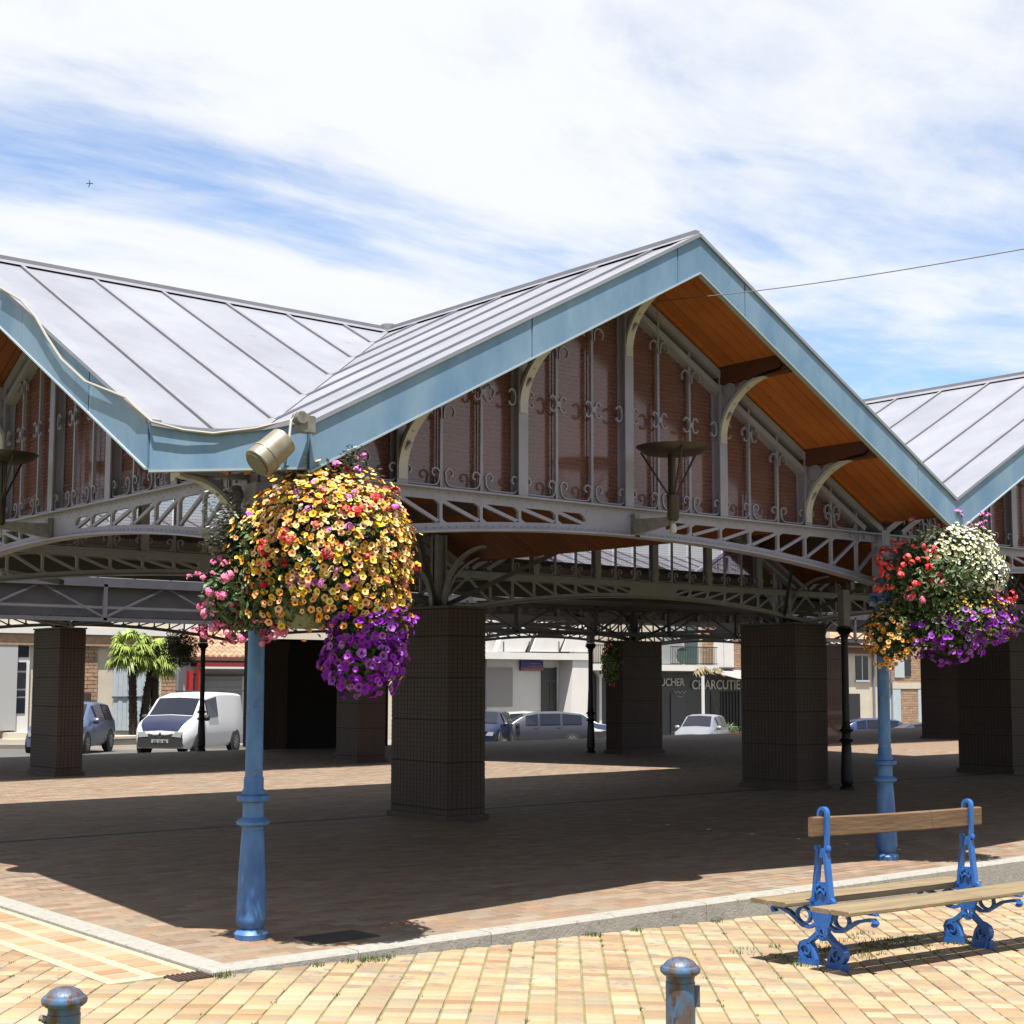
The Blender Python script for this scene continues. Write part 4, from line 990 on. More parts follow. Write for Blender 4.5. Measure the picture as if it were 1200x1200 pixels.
# ------------------------------------------------------------------ bollards
def bollard(x, y, label, tagside, tw):
    t = empty('bollard', (x, y, ground(x, y)-.01), label, 'bollard', 'worn blue bollards at the front')
    H = .43-ground(x, y)
    mb = MB(); mb.lathe([(.057, 0), (.057, H-.085), (.053, H-.083)], 24); mb.obj('post', M_rust, t)
    mb = MB(); mb.lathe([(.054, H-.09), (.056, H-.062), (.066, H-.058), (.077, H-.048), (.079, H-.036), (.074, H-.026), (.064, H-.022), (.062, H-.017), (.052, H-.006), (.030, H+.004), (.008, H+.007)], 28); mb.obj('cap', M_rust, t)
    a = AR*tagside
    mb = MB()
    if tw: mb.tube([a*.055+Vector((0, 0, H-.13)), a*.075+Vector((0, 0, H-.13))], .018, 10); mb.tube([a*.06+Vector((0, 0, H-.105)), a*.085+Vector((0, 0, H-.10))], .012, 8); mb.obj('padlock_eye', mat('bare_metal', (.55, .52, .45), .4, .6), t)
    else: mb.box(.02, .075, -.008, .008, H-.18, H-.10); mb.v = [((AR*p[0]+AN*p[1]).x, (AR*p[0]+AN*p[1]).y, p[2]) for p in mb.v]; mb.obj('hinge_plate', M_rust, t)
pb = at(797, 1121, 2, .43); bollard(pb.x, pb.y, 'worn blue bollard with flaking paint in the middle of the foreground', 1, False)
pb = at(76, 1155, 2, .43); bollard(pb.x, pb.y, 'rusty brown and blue bollard with a metal eye, in the left foreground', -1, True)

# ------------------------------------------------------------------ lamps on the girders
def uplight(x, y, rot, label):
    t = empty('wall_lamp', (x, y, 0), label, 'lamp', 'brown uplight lamps on the girders', rz=rot)
    M = mat('brown_lamp_metal', (.10, .075, .055), .45, .5); Mz = mat('pale_bracket_paint', (.48, .45, .47), .6, 0, (.3, .27, .25), 30)
    yc = -.42; zb = 2.60
    mb = MB(); mb.box(-.025, .025, -.06, -.02, 2.53, 2.70); mb.obj('wall_plate', Mz, t)
    mb = MB(); mb.hexa([(-.018, -.05, 2.55), (.018, -.05, 2.55), (.018, yc, 2.60), (-.018, yc, 2.60), (-.018, -.05, 2.66), (.018, -.05, 2.66), (.018, yc, 2.65), (-.018, yc, 2.65)]); mb.obj('arm', Mz, t)
    mb = MB(); mb.lathe([(.03, 2.62), (.042, 2.64), (.045, 2.80), (.052, 2.805)], 14, (0, yc, 0)); mb.obj('lamp_socket', M, t)
    mb = MB()
    for a in (0, 2*pi/3, 4*pi/3): mb.tube([(0.03*cos(a), yc+.03*sin(a), 2.80), (.235*cos(a), yc+.235*sin(a), 3.12)], .008, 6)
    mb.obj('stay', M, t)
    mb = MB(); mb.tube([(0, yc, 2.80), (0, yc, 3.10)], .02, 8); mb.tube([(0, yc+.035, 2.80), (0, yc+.035, 3.10)], .012, 8); mb.obj('lamp_tube', M, t)
    mb = MB(); mb.lathe([(.10, 3.095), (.20, 3.10), (.262, 3.145), (.264, 3.15), (.18, 3.158), (.05, 3.16)], 28, (0, yc, 0)); mb.obj('reflector_dish', M, t)
    mb = MB(); mb.lathe([(.008, 2.53), (.022, 2.535), (.026, 2.57), (.016, 2.60), (.008, 2.60)], 12, (0, yc, 0)); mb.obj('globe', mat('opal_glass', (.85, .85, .82), .3), t)
uplight(3.10, 0, 0, 'brown dish shaped uplight on a bracket at the middle of the front girder')
uplight(0, 3.05, -pi/2, 'brown dish shaped uplight on the left girder, cut by the picture edge')

# ------------------------------------------------------------------ floodlight, cable and wire
fl = empty('floodlight', (-.335, -.735, 2.79), 'old cream cylindrical floodlight hanging below the cut corner of the roof', 'floodlight')
Mf = mat('cream_lamp_metal', (.50, .46, .36), .45, .2, (.38, .32, .22), 12, spots=(.25, .18, .10), spot_scale=14, spot_lvl=.66)
ax0 = (-AR*.06+Vector((0, 0, -.15))+AN*.17); ax1 = (AR*.07+Vector((0, 0, .0))+AN*.07)
def cyl(mb, p, q, prof, n=18):
    p, q = Vector(p), Vector(q); d = (q-p); l = d.length; d.normalize(); u = d.orthogonal().normalized(); v = d.cross(u); base = len(mb.v); mb.smooth = True
    for r, s in prof:
        for k in range(n): a = 2*pi*k/n; mb.v.append(tuple(p+d*l*s+(u*cos(a)+v*sin(a))*r))
    for i in range(len(prof)-1):
        for k in range(n): mb.face(base+i*n+k, base+i*n+(k+1) % n, base+(i+1)*n+(k+1) % n, base+(i+1)*n+k)
    mb.smooth = False; mb.face(*[base+k for k in range(n)][::-1]); mb.face(*[base+(len(prof)-1)*n+k for k in range(n)])
mb = MB(); cyl(mb, ax0, ax1, [(.082, 0), (.088, .02), (.088, .28), (.092, .29), (.092, .34), (.086, .35), (.080, .95), (.06, 1.0)]); mb.obj('housing', Mf, fl)
mb = MB(); dd = (ax0-ax1).normalized(); cyl(mb, ax0+dd*.003, ax0+dd*.010, [(.074, 0), (.072, 1)]); mb.obj('lens', mat('dusty_lens', (.12, .10, .08), .35), fl)
mb = MB(); mb.tube([ax1+AR*.02+Vector((0, 0, -.02)), ax1+AR*.03+Vector((0, 0, .10)), ax1+AR*.06+Vector((0, 0, .15))], .007, 6); mb.obj('yoke', M_white, fl)
bx = at(357, 498, 1, -.80)
mb = MB(); mb.box(-.05, .04, -.05, .02, -.045, .045); mb.lathe([(.01, -.03), (.035, -.03), (.035, .03), (.01, .03)], 10, (-.05, -.03, .03), axis='y')
mb.beam((-.03, -.03, .02), (.02, -.05, .07), .012, .012); mb.obj('junction_box', mat('grey_box', (.42, .40, .36), .6, 0, (.25, .22, .19), 30), None, loc=bx, label='small weathered junction box clamped on the fascia above the floodlight', cat='junction box')
mb = MB(); cp = [(0, 337), (25, 352), (42, 372), (55, 395), (72, 421), (100, 447), (128, 458), (148, 466), (160, 478), (178, 494), (215, 504), (250, 508), (300, 502), (345, 491)]
pts = []
for x, y in cp:
    if x < 178: p = at(x, y, 0, -O-.05)
    else:
        # on the chamfer plane x+y = const
        q = cd*FPX+cr*(x-600)+cu*(PY-y); kk = -(O+.09+.07); tt = (kk-CAM.x-CAM.y)/(q.x+q.y); p = CAM+q*tt
    pts.append(p)
mb.tube(pts, .0085, 6); mb.obj('cable', mat('cream_cable', (.62, .58, .52), .7), label='cream cable sagging along the blue fascia to the junction box', cat='cable')
p0 = at(770, 353, 1, -.12); p1 = at(1210, 290, 1, -3.6); mb = MB(); pts = [p0.lerp(p1, i/14)-Vector((0, 0, .03*sin(pi*i/14))) for i in range(15)]
mb.tube(pts, .0035, 5); mb.tube([p0, p0-Vector((0, 0, .35))], .004, 5); mb.obj('overhead_wire', mat('wire_grey', (.35, .34, .34), .5), label='thin overhead wire running from the gable peak out to the right', cat='wire')
# swift
b = CAM+((cd*FPX+cr*(105-600)+cu*(PY-215))/FPX)*60
mb = MB(); f1 = AR; mb.sweep([(-.16, 0, 0), (-.08, 0, .0), (0, 0, 0), (.09, 0, 0), (.17, 0, 0)], [(-.02, -.02), (.02, -.02), (.02, .02), (-.02, .02)], side=(0, 1, 0))
for sg in (-1, 1): mb.hexa([(-.03, 0, 0), (.05, 0, 0), (.0, sg*.05, sg*.12), (-.03, sg*.05, sg*.12), (-.03, .012, .0), (.05, .012, .0), (-.03, sg*.05+.008, sg*.24), (-.05, sg*.05+.008, sg*.24)])
mb.obj('bird', mat('swift_feather', (.12, .13, .16), .8), scale=(.8, .8, .8), loc=b, rot=(0, 0, YAW-pi/2), label='small dark swift flying high in the upper left sky', cat='bird')

# ------------------------------------------------------------------ cars
def car(name, x, y, heading, paint, label, cat, st, LW, wheels, wr=.31, group=None, grille=True, glassy=None, plate=None, logo=False, clad=False, slats=True):
    """st: stations from rear to front (x, halfwidth, zbottom, zbelt, half width top, ztop, is_glass)"""
    t = empty(name, (x, y, ground(x, y)-.004), label, cat, group, rz=heading)
    mb = MB(); mb.smooth = True; n = len(st); rows = []
    for (sx, hw, zb, zl, tw, zt_, g) in st:
        half = [(0, zb), (hw*.9, zb), (hw*.985, zb+.12), (hw, (zb+zl)/2+.05), (hw*.965, zl), (tw+(hw*.965-tw)*.08, zt_-(zt_-zl)*.10), (tw*.88, zt_-.012), (0, zt_+.015)]
        pts = [(sx, -y_, z_) for y_, z_ in half]+[(sx, y_, z_) for y_, z_ in half[-2:0:-1]]
        rows.append(mb.verts(pts)); m_ = len(pts)
    for i in range(n-1):
        for k in range(m_): mb.face(rows[i]+k, rows[i+1]+k, rows[i+1]+(k+1) % m_, rows[i]+(k+1) % m_)
    mb.face(*[rows[0]+k for k in range(m_)]); mb.face(*[rows[-1]+k for k in range(m_)][::-1])
    body = mb.obj('body', paint, t)
    V = mb.v
    def patch(name_, P, m, off=.006, parent=t):
        P = [Vector(p) for p in P]; nn = (P[1]-P[0]).cross(P[2]-P[1]).normalized(); c = sum(P, Vector())/len(P)
        if nn.dot(c-Vector((0, 0, .7))) < 0: nn = -nn
        m2 = MB(); a = m2.verts([p+nn*off for p in P]); b_ = m2.verts([p-nn*.02 for p in P]); k = len(P); m2.face(*[a+i for i in range(k)])
        for i in range(k): m2.face(a+i, a+(i+1) % k, b_+(i+1) % k, b_+i)
        return m2.obj(name_, m, parent)
    def ip(i0, i1, f, k, up=0): return Vector(V[rows[i0]+k]).lerp(Vector(V[rows[i1]+k]), f)
    Z = lambda i, k: Vector(V[rows[i]+k])
    # side windows between stations flagged g=1
    gl = [i for i in range(n-1) if st[i][6] and st[i+1][6]]
    for i in gl:
        for ka, kb in ((4, 5), (m_-4, m_-5)):
            a, b_, c, d = Z(i, ka), Z(i+1, ka), Z(i+1, kb), Z(i, kb); e = .05
            P = [a.lerp(b_, e).lerp(d.lerp(c, e), .06), b_.lerp(a, e).lerp(c.lerp(d, e), .06), c.lerp(d, e).lerp(b_.lerp(a, e), .06), d.lerp(c, e).lerp(a.lerp(b_, e), .06)]
            patch('side_window', P, M_winglass, .036)
    # windscreen and rear window: stations where roof meets bonnet
    ws = [i for i in range(n-1) if st[i][6] and not st[i+1][6]][-1]; a, b_ = Z(ws, 5), Z(ws+1, 5); a2, b2 = Z(ws, m_-5), Z(ws+1, m_-5)
    a, a2 = Z(ws, 6), Z(ws, m_-6); b_, b2 = Z(ws+1, 6), Z(ws+1, m_-6); a.z -= 0; 
    def glasspane(nm, i_, j_, e0, e1, off):      # two leaves meeting on the centre line, as one mesh
        A, Cn, A2 = Z(i_, 6), Z(i_, 7), Z(i_, m_-6); B, Cb, B2 = Z(j_, 6), Z(j_, 7), Z(j_, m_-6)
        T = [A.lerp(B, e0), Cn.lerp(Cb, e0), A2.lerp(B2, e0)]; Bt = [B.lerp(A, e1)+(B-B2)*.03, Cb.lerp(Cn, e1), B2.lerp(A2, e1)-(B-B2)*.03]
        nn = (T[1]-Bt[1]).cross(T[0]-T[2]).normalized(); nn = nn if nn.z > 0 else -nn; m2 = MB(); m2.smooth = True
        k0 = m2.verts([p+nn*off for p in T+Bt]+[p-nn*.03 for p in T+Bt])
        for q in ((0, 1, 4, 3), (1, 2, 5, 4), (0, 6, 7, 1), (1, 7, 8, 2), (3, 4, 10, 9), (4, 5, 11, 10), (0, 3, 9, 6), (2, 8, 11, 5)): m2.face(*[k0+v for v in q])
        m2.obj(nm, M_winglass, t)
    glasspane('windscreen', ws, ws+1, .06, .05, .012)
    rs = [i for i in range(n-1) if st[i+1][6] and not st[i][6]]
    if rs and slats: glasspane('rear_window', rs[0]+1, rs[0], .08, .2, .012)
    # front fittings
    fx = st[-1][0]; hw = st[-1][1]; zl = st[-1][3]
    for sg in (-1, 1):
        m2 = MB(); x_ = fx-.10; yy = sg*hw*.72; m2.prism([(-.16, -.06), (.13, -.08), (.17, .07), (-.05, .08)] if sg > 0 else [(.16, -.06), (-.13, -.08), (-.17, .07), (.05, .08)], (fx-.16, yy, zl-.02), (0, 1, 0), (0, 0, 1), (.19, 0, 0)); m2.obj('headlight', mat('headlight_glass', (.65, .67, .70), .12, 0, spec=.9), t)
        m2 = MB(); m2.box(st[0][0]-.015, st[0][0]+.1, sg*st[0][1]*.95-.08, sg*st[0][1]*.95+.05, st[0][3]-.22, st[0][3]+.05); m2.obj('tail_light', mat('tail_light_red', (.5, .02, .02), .25), t)
        i = ws; wm = Z(ws+1, 4 if sg < 0 else m_-4); m2 = MB(); m2.lathe([(.02, -.1), (.08, -.08), (.10, 0), (.08, .08), (.02, .1)], 10, (wm.x-.35, sg*(abs(wm.y)+.10), wm.z+.10), axis='y'); m2.obj('wing_mirror', M_black if clad or logo else paint, t)
    if grille:
        m2 = MB(); m2.box(fx-.02, fx+.012, -hw*.45, hw*.45, zl-.10, zl-.02); m2.obj('grille', M_black, t)
        m2 = MB(); top_ = zl-.12 if clad else st[-1][2]+.22; m2.box(fx-.16, fx+.022, -hw*.97, hw*.97, st[-1][2]+.0, top_); m2.obj('bumper', M_black if clad else paint, t)
    if clad:
        i0 = [i for i in range(n-1) if st[i][6] and not st[i+1][6]][-1]+1; m2 = MB(); m2.smooth = True; rows2 = []
        for i in range(i0, n): rows2.append(m2.verts([Z(i, q_).lerp(Z(i, 7), -.10 if q_ != 7 else 0)+Vector((.006, 0, .012)) for q_ in (6, 7, m_-6)]))
        for i in range(len(rows2)-1):
            for k_ in range(2): m2.face(rows2[i]+k_, rows2[i+1]+k_, rows2[i+1]+k_+1, rows2[i]+k_+1)
        m2.obj('bonnet', mat('bonnet_reflection', (.03, .04, .12), .25, .2, coat=.3), t)  # dark reflection on the white bonnet, put into its colour
        m2 = MB(); m2.box(fx-.12, fx+.014, -hw*.95, hw*.95, zl-.18, zl-.02); m2.obj('upper_grille', M_black, t)
    if logo:
        m2 = MB(); m2.sweep([(fx+.02, 0, zl+.04), (fx+.02, .055, zl-.05), (fx+.02, 0, zl-.14), (fx+.02, -.055, zl-.05), (fx+.02, 0, zl+.04)], [(-.012, -.012), (.012, -.012), (.012, .012), (-.012, .012)], side=(1, 0, 0)); m2.obj('badge', mat('chrome', (.7, .7, .72), .15, 1), t)
        for sg in (-1, 1): m2 = MB(); m2.beam((fx+.02, sg*.08, zl-.06), (fx-.02, sg*.5, zl+.02), .02, .03); m2.obj('trim_bar', mat('chrome', (.7, .7, .72), .15, 1), t)
    m2 = MB(); m2.box(fx+.005, fx+.03, -.26, .26, st[-1][2]+.12, st[-1][2]+.22); pl = m2.obj('number_plate', mat('plate_white', (.6, .6, .58), .5), t)
    if plate: text(plate, .09, mat('plate_black', (.02, .02, .02), .5), pl, Matrix(((0, 0, 1, fx+.032), (1, 0, 0, 0), (0, 1, 0, st[-1][2]+.135), (0, 0, 0, 1))), 'lettering')
    # wheels
    for wx in wheels:
        for sg in (-1, 1):
            yw = sg*(LW-.10); a0 = MB(); a0.lathe([(wr+.06, -.03), (wr+.06, .108)] if sg > 0 else [(wr+.06, -.108), (wr+.06, .03)], 22, (wx, yw, wr), axis='y'); a0.obj('wheel_arch', M_black, t)
            w0 = MB(); w0.lathe([(wr*.62, -.11), (wr*.95, -.10), (wr, -.06), (wr, .06), (wr*.95, .10), (wr*.62, .115)], 22, (wx, yw+sg*.012, wr), axis='y'); wo = w0.obj('wheel', M_black, t)
            rm = MB(); s_ = sg*.118
            rm.lathe([(wr*.60, s_*.9), (wr*.62, s_), (wr*.54, s_*1.0), (wr*.50, s_*.9)] if sg > 0 else [(wr*.50, s_*.9), (wr*.54, s_), (wr*.62, s_), (wr*.60, s_*.9)], 20, (wx, yw+sg*.012, wr), axis='y')
            for k in range(7):
                a = 2*pi*k/7; rm.beam((wx, yw+s_*1.06, wr), (wx+cos(a)*wr*.56, yw+s_*1.04, wr+sin(a)*wr*.56), .02, .055, up=(-sin(a), 0, cos(a)))
            rm.obj('rim', mat('alloy', (.55, .55, .57), .3, .7), wo)
    # door seams and handles as raised lines
    for i in gl[1:]:
        for sg in (-1, 1):
            a = Z(i, 2 if sg < 0 else m_-2); c = Z(i, 4 if sg < 0 else m_-4); m2 = MB(); m2.beam(a+Vector((0, sg*.004, 0)), c+Vector((0, sg*.004, 0)), .008, .012, up=(1, 0, 0)); m2.obj('door_seam', M_black, t)
            m2 = MB(); m2.box(c.x+.05, c.x+.2, c.y+sg*.012-.012, c.y+sg*.012+.012, c.z-.13, c.z-.10); m2.obj('door_handle', paint, t)
    return t
def text(s, size, m, parent, mtx, name, bold=0):
    c = bpy.data.curves.new(name, 'FONT'); c.body = s; c.size = size; c.align_x = 'CENTER'; c.extrude = .008; c.offset = bold
    tmp = bpy.data.objects.new('tmp', c); C.objects.link(tmp); bpy.context.view_layer.update()
    me = bpy.data.meshes.new_from_object(tmp.evaluated_get(bpy.context.evaluated_depsgraph_get())); bpy.data.objects.remove(tmp); me.materials.clear(); me.materials.append(m)
    o = link(name, me, parent); o.matrix_local = mtx; return o
def cp_(name, c, r=.28): return mat(name, c, r, .25, coat=.12, spec=.4)
VAN = [(-2.10, .86, .30, 1.0, .74, 1.70, 0), (-2.0, .90, .24, 1.05, .77, 1.78, 0), (-1.3, .91, .22, 1.05, .78, 1.82, 0), (-.35, .91, .22, 1.05, .78, 1.83, 0), (.0, .91, .22, 1.06, .77, 1.82, 1), (.78, .91, .22, 1.04, .72, 1.70, 1), (1.42, .90, .22, 1.00, .74, 1.16, 0), (1.80, .87, .22, .92, .72, 1.04, 0), (2.02, .80, .24, .78, .66, .90, 0), (2.10, .72, .28, .66, .56, .74, 0)]
HATCH = [(-1.85, .72, .35, .80, .55, .95, 0), (-1.78, .80, .28, .88, .60, 1.15, 0), (-1.45, .83, .22, .90, .60, 1.42, 1), (-.55, .84, .20, .90, .60, 1.48, 1), (.20, .84, .20, .88, .58, 1.44, 1), (.95, .83, .20, .84, .66, .98, 0), (1.55, .80, .20, .76, .62, .86, 0), (1.85, .70, .24, .62, .52, .70, 0)]
WAGON = [(-2.25, .76, .35, .85, .62, .98, 0), (-2.18, .84, .26, .93, .64, 1.12, 0), (-1.80, .87, .22, .95, .64, 1.38, 1), (-.90, .88, .20, .93, .64, 1.47, 1), (.05, .88, .20, .91, .62, 1.46, 1), (.62, .88, .20, .90, .60, 1.36, 1), (1.30, .87, .20, .86, .70, .98, 0), (1.95, .84, .20, .78, .68, .86, 0), (2.25, .74, .24, .64, .56, .70, 0)]
COUPE = [(-2.0, .74, .35, .80, .6, .88, 0), (-1.75, .82, .26, .86, .60, .98, 0), (-1.05, .85, .20, .88, .56, 1.20, 1), (-.25, .86, .18, .86, .56, 1.30, 1), (.35, .86, .18, .84, .56, 1.24, 1), (1.15, .85, .18, .80, .66, .90, 0), (1.75, .82, .18, .70, .62, .78, 0), (2.05, .70, .22, .58, .5, .64, 0)]
def head(px, turn): q = cd*FPX+cr*(px-600); return atan2(-q.y, -q.x)+radians(turn)
P = Vector((16.9, 33.2)); car('parked_van', P.x, P.y, head(222, -24), cp_('white_van_paint', (1.5, 1.52, 1.56)), 'white panel van parked facing the hall, behind the thin dark column', 'van', VAN, .90, (-1.35, 1.35), .32, 'vehicles parked beyond the hall', plate='CZ 181 BB', logo=True, clad=True, slats=False)
car('parked_car', 13.75, 34.6, head(100, -17), cp_('silver_blue_paint', (.16, .22, .42)), 'small silver blue hatchback half hidden by the left brick pillar', 'car', HATCH, .83, (-1.15, 1.2), .30, 'vehicles parked beyond the hall')
q = at(640, 869, 1, 39.9); hd = atan2(-cr.y, -cr.x)+radians(6)
car('parked_car', 36.5, 39.9, hd, cp_('dark_grey_paint', (.09, .095, .13)), 'dark grey estate car parked side on before the white building', 'car', WAGON, .87, (-1.35, 1.35), .31, 'vehicles parked beyond the hall')
q = at(570, 870, 1, 39.6); car('parked_car', q.x, q.y, head(560, -12), cp_('navy_paint', (.015, .025, .10)), 'navy blue car facing the hall, just left of the grey estate car', 'car', HATCH, .83, (-1.15, 1.2), .30, 'vehicles parked beyond the hall')
q = at(600, 860, 1, 45.5); car('parked_car', q.x, q.y, hd, cp_('pale_silver_paint', (.85, .9, .88)), 'pale silver car mostly hidden behind the grey estate car', 'car', HATCH, .83, (-1.15, 1.2), .30, 'vehicles parked beyond the hall')
q = at(822, 860, 1, 36.5); car('parked_car', q.x, q.y, head(813, -14), cp_('silver_paint', (.46, .48, .54)), 'silver car facing the hall in front of the charcutier shop', 'car', HATCH, .83, (-1.15, 1.2), .30, 'vehicles parked beyond the hall')
q = at(1072, 850, 1, 37); car('parked_car', q.x, q.y, hd+radians(4), cp_('slate_paint', (.07, .08, .11)), 'low dark slate coupe parked far off to the right of the blue column', 'car', COUPE, .85, (-1.25, 1.3), .31, 'vehicles parked beyond the hall')
q = at(1012, 850, 1, 44.5); car('parked_car', q.x, q.y, hd+radians(-3), cp_('blue_metallic_paint', (.05, .09, .28)), 'blue car parked far off beside the slate coupe', 'car', WAGON, .85, (-1.25, 1.3), .31, 'vehicles parked beyond the hall')
q = at(676, 866, 1, 44.5); car('parked_car', q.x, q.y, hd+radians(180), cp_('white_car_paint', (1.4, 1.42, 1.45)), 'white car half hidden behind the thin column near the arched shopfront', 'car', HATCH, .83, (-1.15, 1.2), .30, 'vehicles parked beyond the hall')
# motorbike
q = at(702, 866, 1, 42.5); t = empty('motorcycle', (q.x, q.y, ground(q.x, q.y)), 'grey and blue motorcycle parked between the thin column and the far brick pillar', 'motorcycle', rz=hd)
for wx in (-.65, .65): mb = MB(); mb.lathe([(.18, -.05), (.30, -.045), (.32, 0), (.30, .045), (.18, .05)], 18, (wx, 0, .32), axis='y'); mb.obj('wheel', M_black, t)
mb = MB(); mb.sweep([(-.7, 0, .75), (-.3, 0, .80), (.05, 0, .85), (.35, 0, .95), (.5, 0, .7)], [(-.12, -.12), (.12, -.12), (.09, .12), (-.09, .12)], side=(0, 1, 0)); mb.obj('body', mat('bike_blue', (.12, .2, .42), .4), t)
mb = MB(); mb.tube([(.65, 0, .32), (.42, 0, 1.0)], .03); mb.tube([(.40, -.32, 1.05), (.43, 0, 1.0), (.40, .32, 1.05)], .018); mb.obj('fork', mat('alloy', (.55, .55, .57), .3, .7), t)
mb = MB(); mb.box(-.25, .25, -.14, .14, .25, .62); mb.obj('engine', M_black, t)

# ------------------------------------------------------------------ palms in the planter
def palm(x, y, hgt, lean, label, seed):
    R = random.Random(seed); g = ground(x, y)+.45; t = empty('palm_tree', (x, y, g), label, 'palm tree', 'palm trees in the planter beside the van')
    mb = MB(); top = Vector((lean[0], lean[1], hgt)); pts = [Vector((lean[0]*(i/8)**1.5, lean[1]*(i/8)**1.5, hgt*i/8)) for i in range(9)]; mb.tube(pts, .14, 10, .11)
    for i in range(260):
        f = R.random(); p = Vector((lean[0]*f**1.5, lean[1]*f**1.5, hgt*f)); a = R.uniform(0, 6.28); d = Vector((cos(a), sin(a), 0)); r = .12; b_ = mb.verts([p+d*r+Vector((-d.y*.04, d.x*.04, 0)), p+d*r-Vector((-d.y*.04, d.x*.04, 0)), p+d*(r+.07)+Vector((0, 0, .10))]); mb.face(b_, b_+1, b_+2)
    mb.obj('trunk', mat('palm_trunk', (.09, .055, .035), .95, 0, (.05, .03, .02), 10, .4), t)
    fd = MB()
    for i in range(34):
        a = i*2.4+R.uniform(-.3, .3); el = R.uniform(-.75, 1.2); ln = R.uniform(.35, .62); d = Vector((cos(a)*cos(el), sin(a)*cos(el), sin(el)))
        st = top+d*ln; fd.tube([top, top+d*ln*.5+Vector((0, 0, .03)), st], .012, 4)
        sd = d.cross(Vector((0, 0, 1))).normalized(); u = sd.cross(d).normalized(); nb = 22
        for k in range(nb):
            b_ = radians(-105+210*k/(nb-1)); bd = (d*cos(b_)+sd*sin(b_)).normalized(); bl = R.uniform(.38, .52)*(1-.2*abs(b_)/1.8); e = st+bd*bl+Vector((0, 0, -.16*R.uniform(.5, 2.0))); m_ = st+bd*bl*.6+u*.02; w_ = bd.cross(u)*.030
            i0 = fd.verts([st, m_+w_, m_-w_, e]); fd.face(i0, i0+1, i0+3, i0+2)
    fd.obj('crown', mat('palm_green', (.32, .52, .05), .55, 0, (.58, .70, .12), 3, island=.35), t)
for i, (px, hgt, ln, lab) in enumerate(((156, 2.75, (-.15, .0), 'leftmost palm of the three, its tall thin trunk leaning left'), (167, 2.45, (.42, .2), 'middle palm, its trunk leaning to the right behind the van'), (181, 2.65, (.0, .1), 'right palm of the three, with a straight trunk close to the van'))):
    q = at(px, 857, 1, 37.6); palm(q.x, q.y, hgt, ln, lab, i+3)
pl = empty('stone_planter', (19, 37.6, ground(19, 37.6)), 'low rendered planter wall with a stone lip around the palms', 'planter')
q0, q1 = at(120, 860, 1, 36.9), at(215, 860, 1, 36.9)
mb = MB(); mb.box(q0.x-19, q1.x-19, -.7, 1.0, -.2, .42); mb.obj('wall', M_cream, pl); mb = MB(); mb.box(q0.x-19.05, q1.x-18.95, -.75, 1.05, .42, .50); mb.obj('coping', M_mortar, pl)

# ------------------------------------------------------------------ buildings across the street
def X(px, Y): return at(px, 850, 1, Y).x
def Zp(px, py, Y): return at(px, py, 1, Y).z
def part(par, name, m, px0, px1, py0, py1, Y, d0, d1, ref=None, lab=None):
    """facade piece between two sight lines on the wall plane Y; d0..d1 depth in front (negative) or behind"""
    xm = (px0+px1)/2; x0, x1 = X(px0, Y), X(px1, Y); z1, z0 = Zp(xm, py0, Y), Zp(xm, py1, Y); o = par.location
    mb = MB(); mb.box(x0-o.x, x1-o.x, Y+d0-o.y, Y+d1-o.y, z0-o.z, z1-o.z); return mb.obj(name, m, par, label=lab)
def bld(label, cat, px, Y, name='house'): x = X(px, Y); return empty(name, (x, Y, ground(x, Y)), label, cat)
def bricks(par, px0, px1, py0, py1, Y, d=-.03, sw=.42, sh=.13):
    x0, x1 = X(px0, Y), X(px1, Y); z1, z0 = Zp((px0+px1)/2, py0, Y), Zp((px0+px1)/2, py1, Y); o = par.location; mb = MB(); R = random.Random(int(px0)); z = z0; r = 0
    while z < z1-.02:
        x = x0-(sw/2 if r % 2 else 0)
        while x < x1:
            a, b_ = max(x, x0), min(x+sw-.02, x1)
            if b_-a > .05: mb.box(a-o.x, b_-o.x, Y+d-R.uniform(0, .012)-o.y, Y-o.y+.01, z-o.z, min(z+sh-.02, z1)-o.z)
            x += sw
        z += sh; r += 1
    tag(mb.obj('brickwork', M_brick, par), kind='stuff')
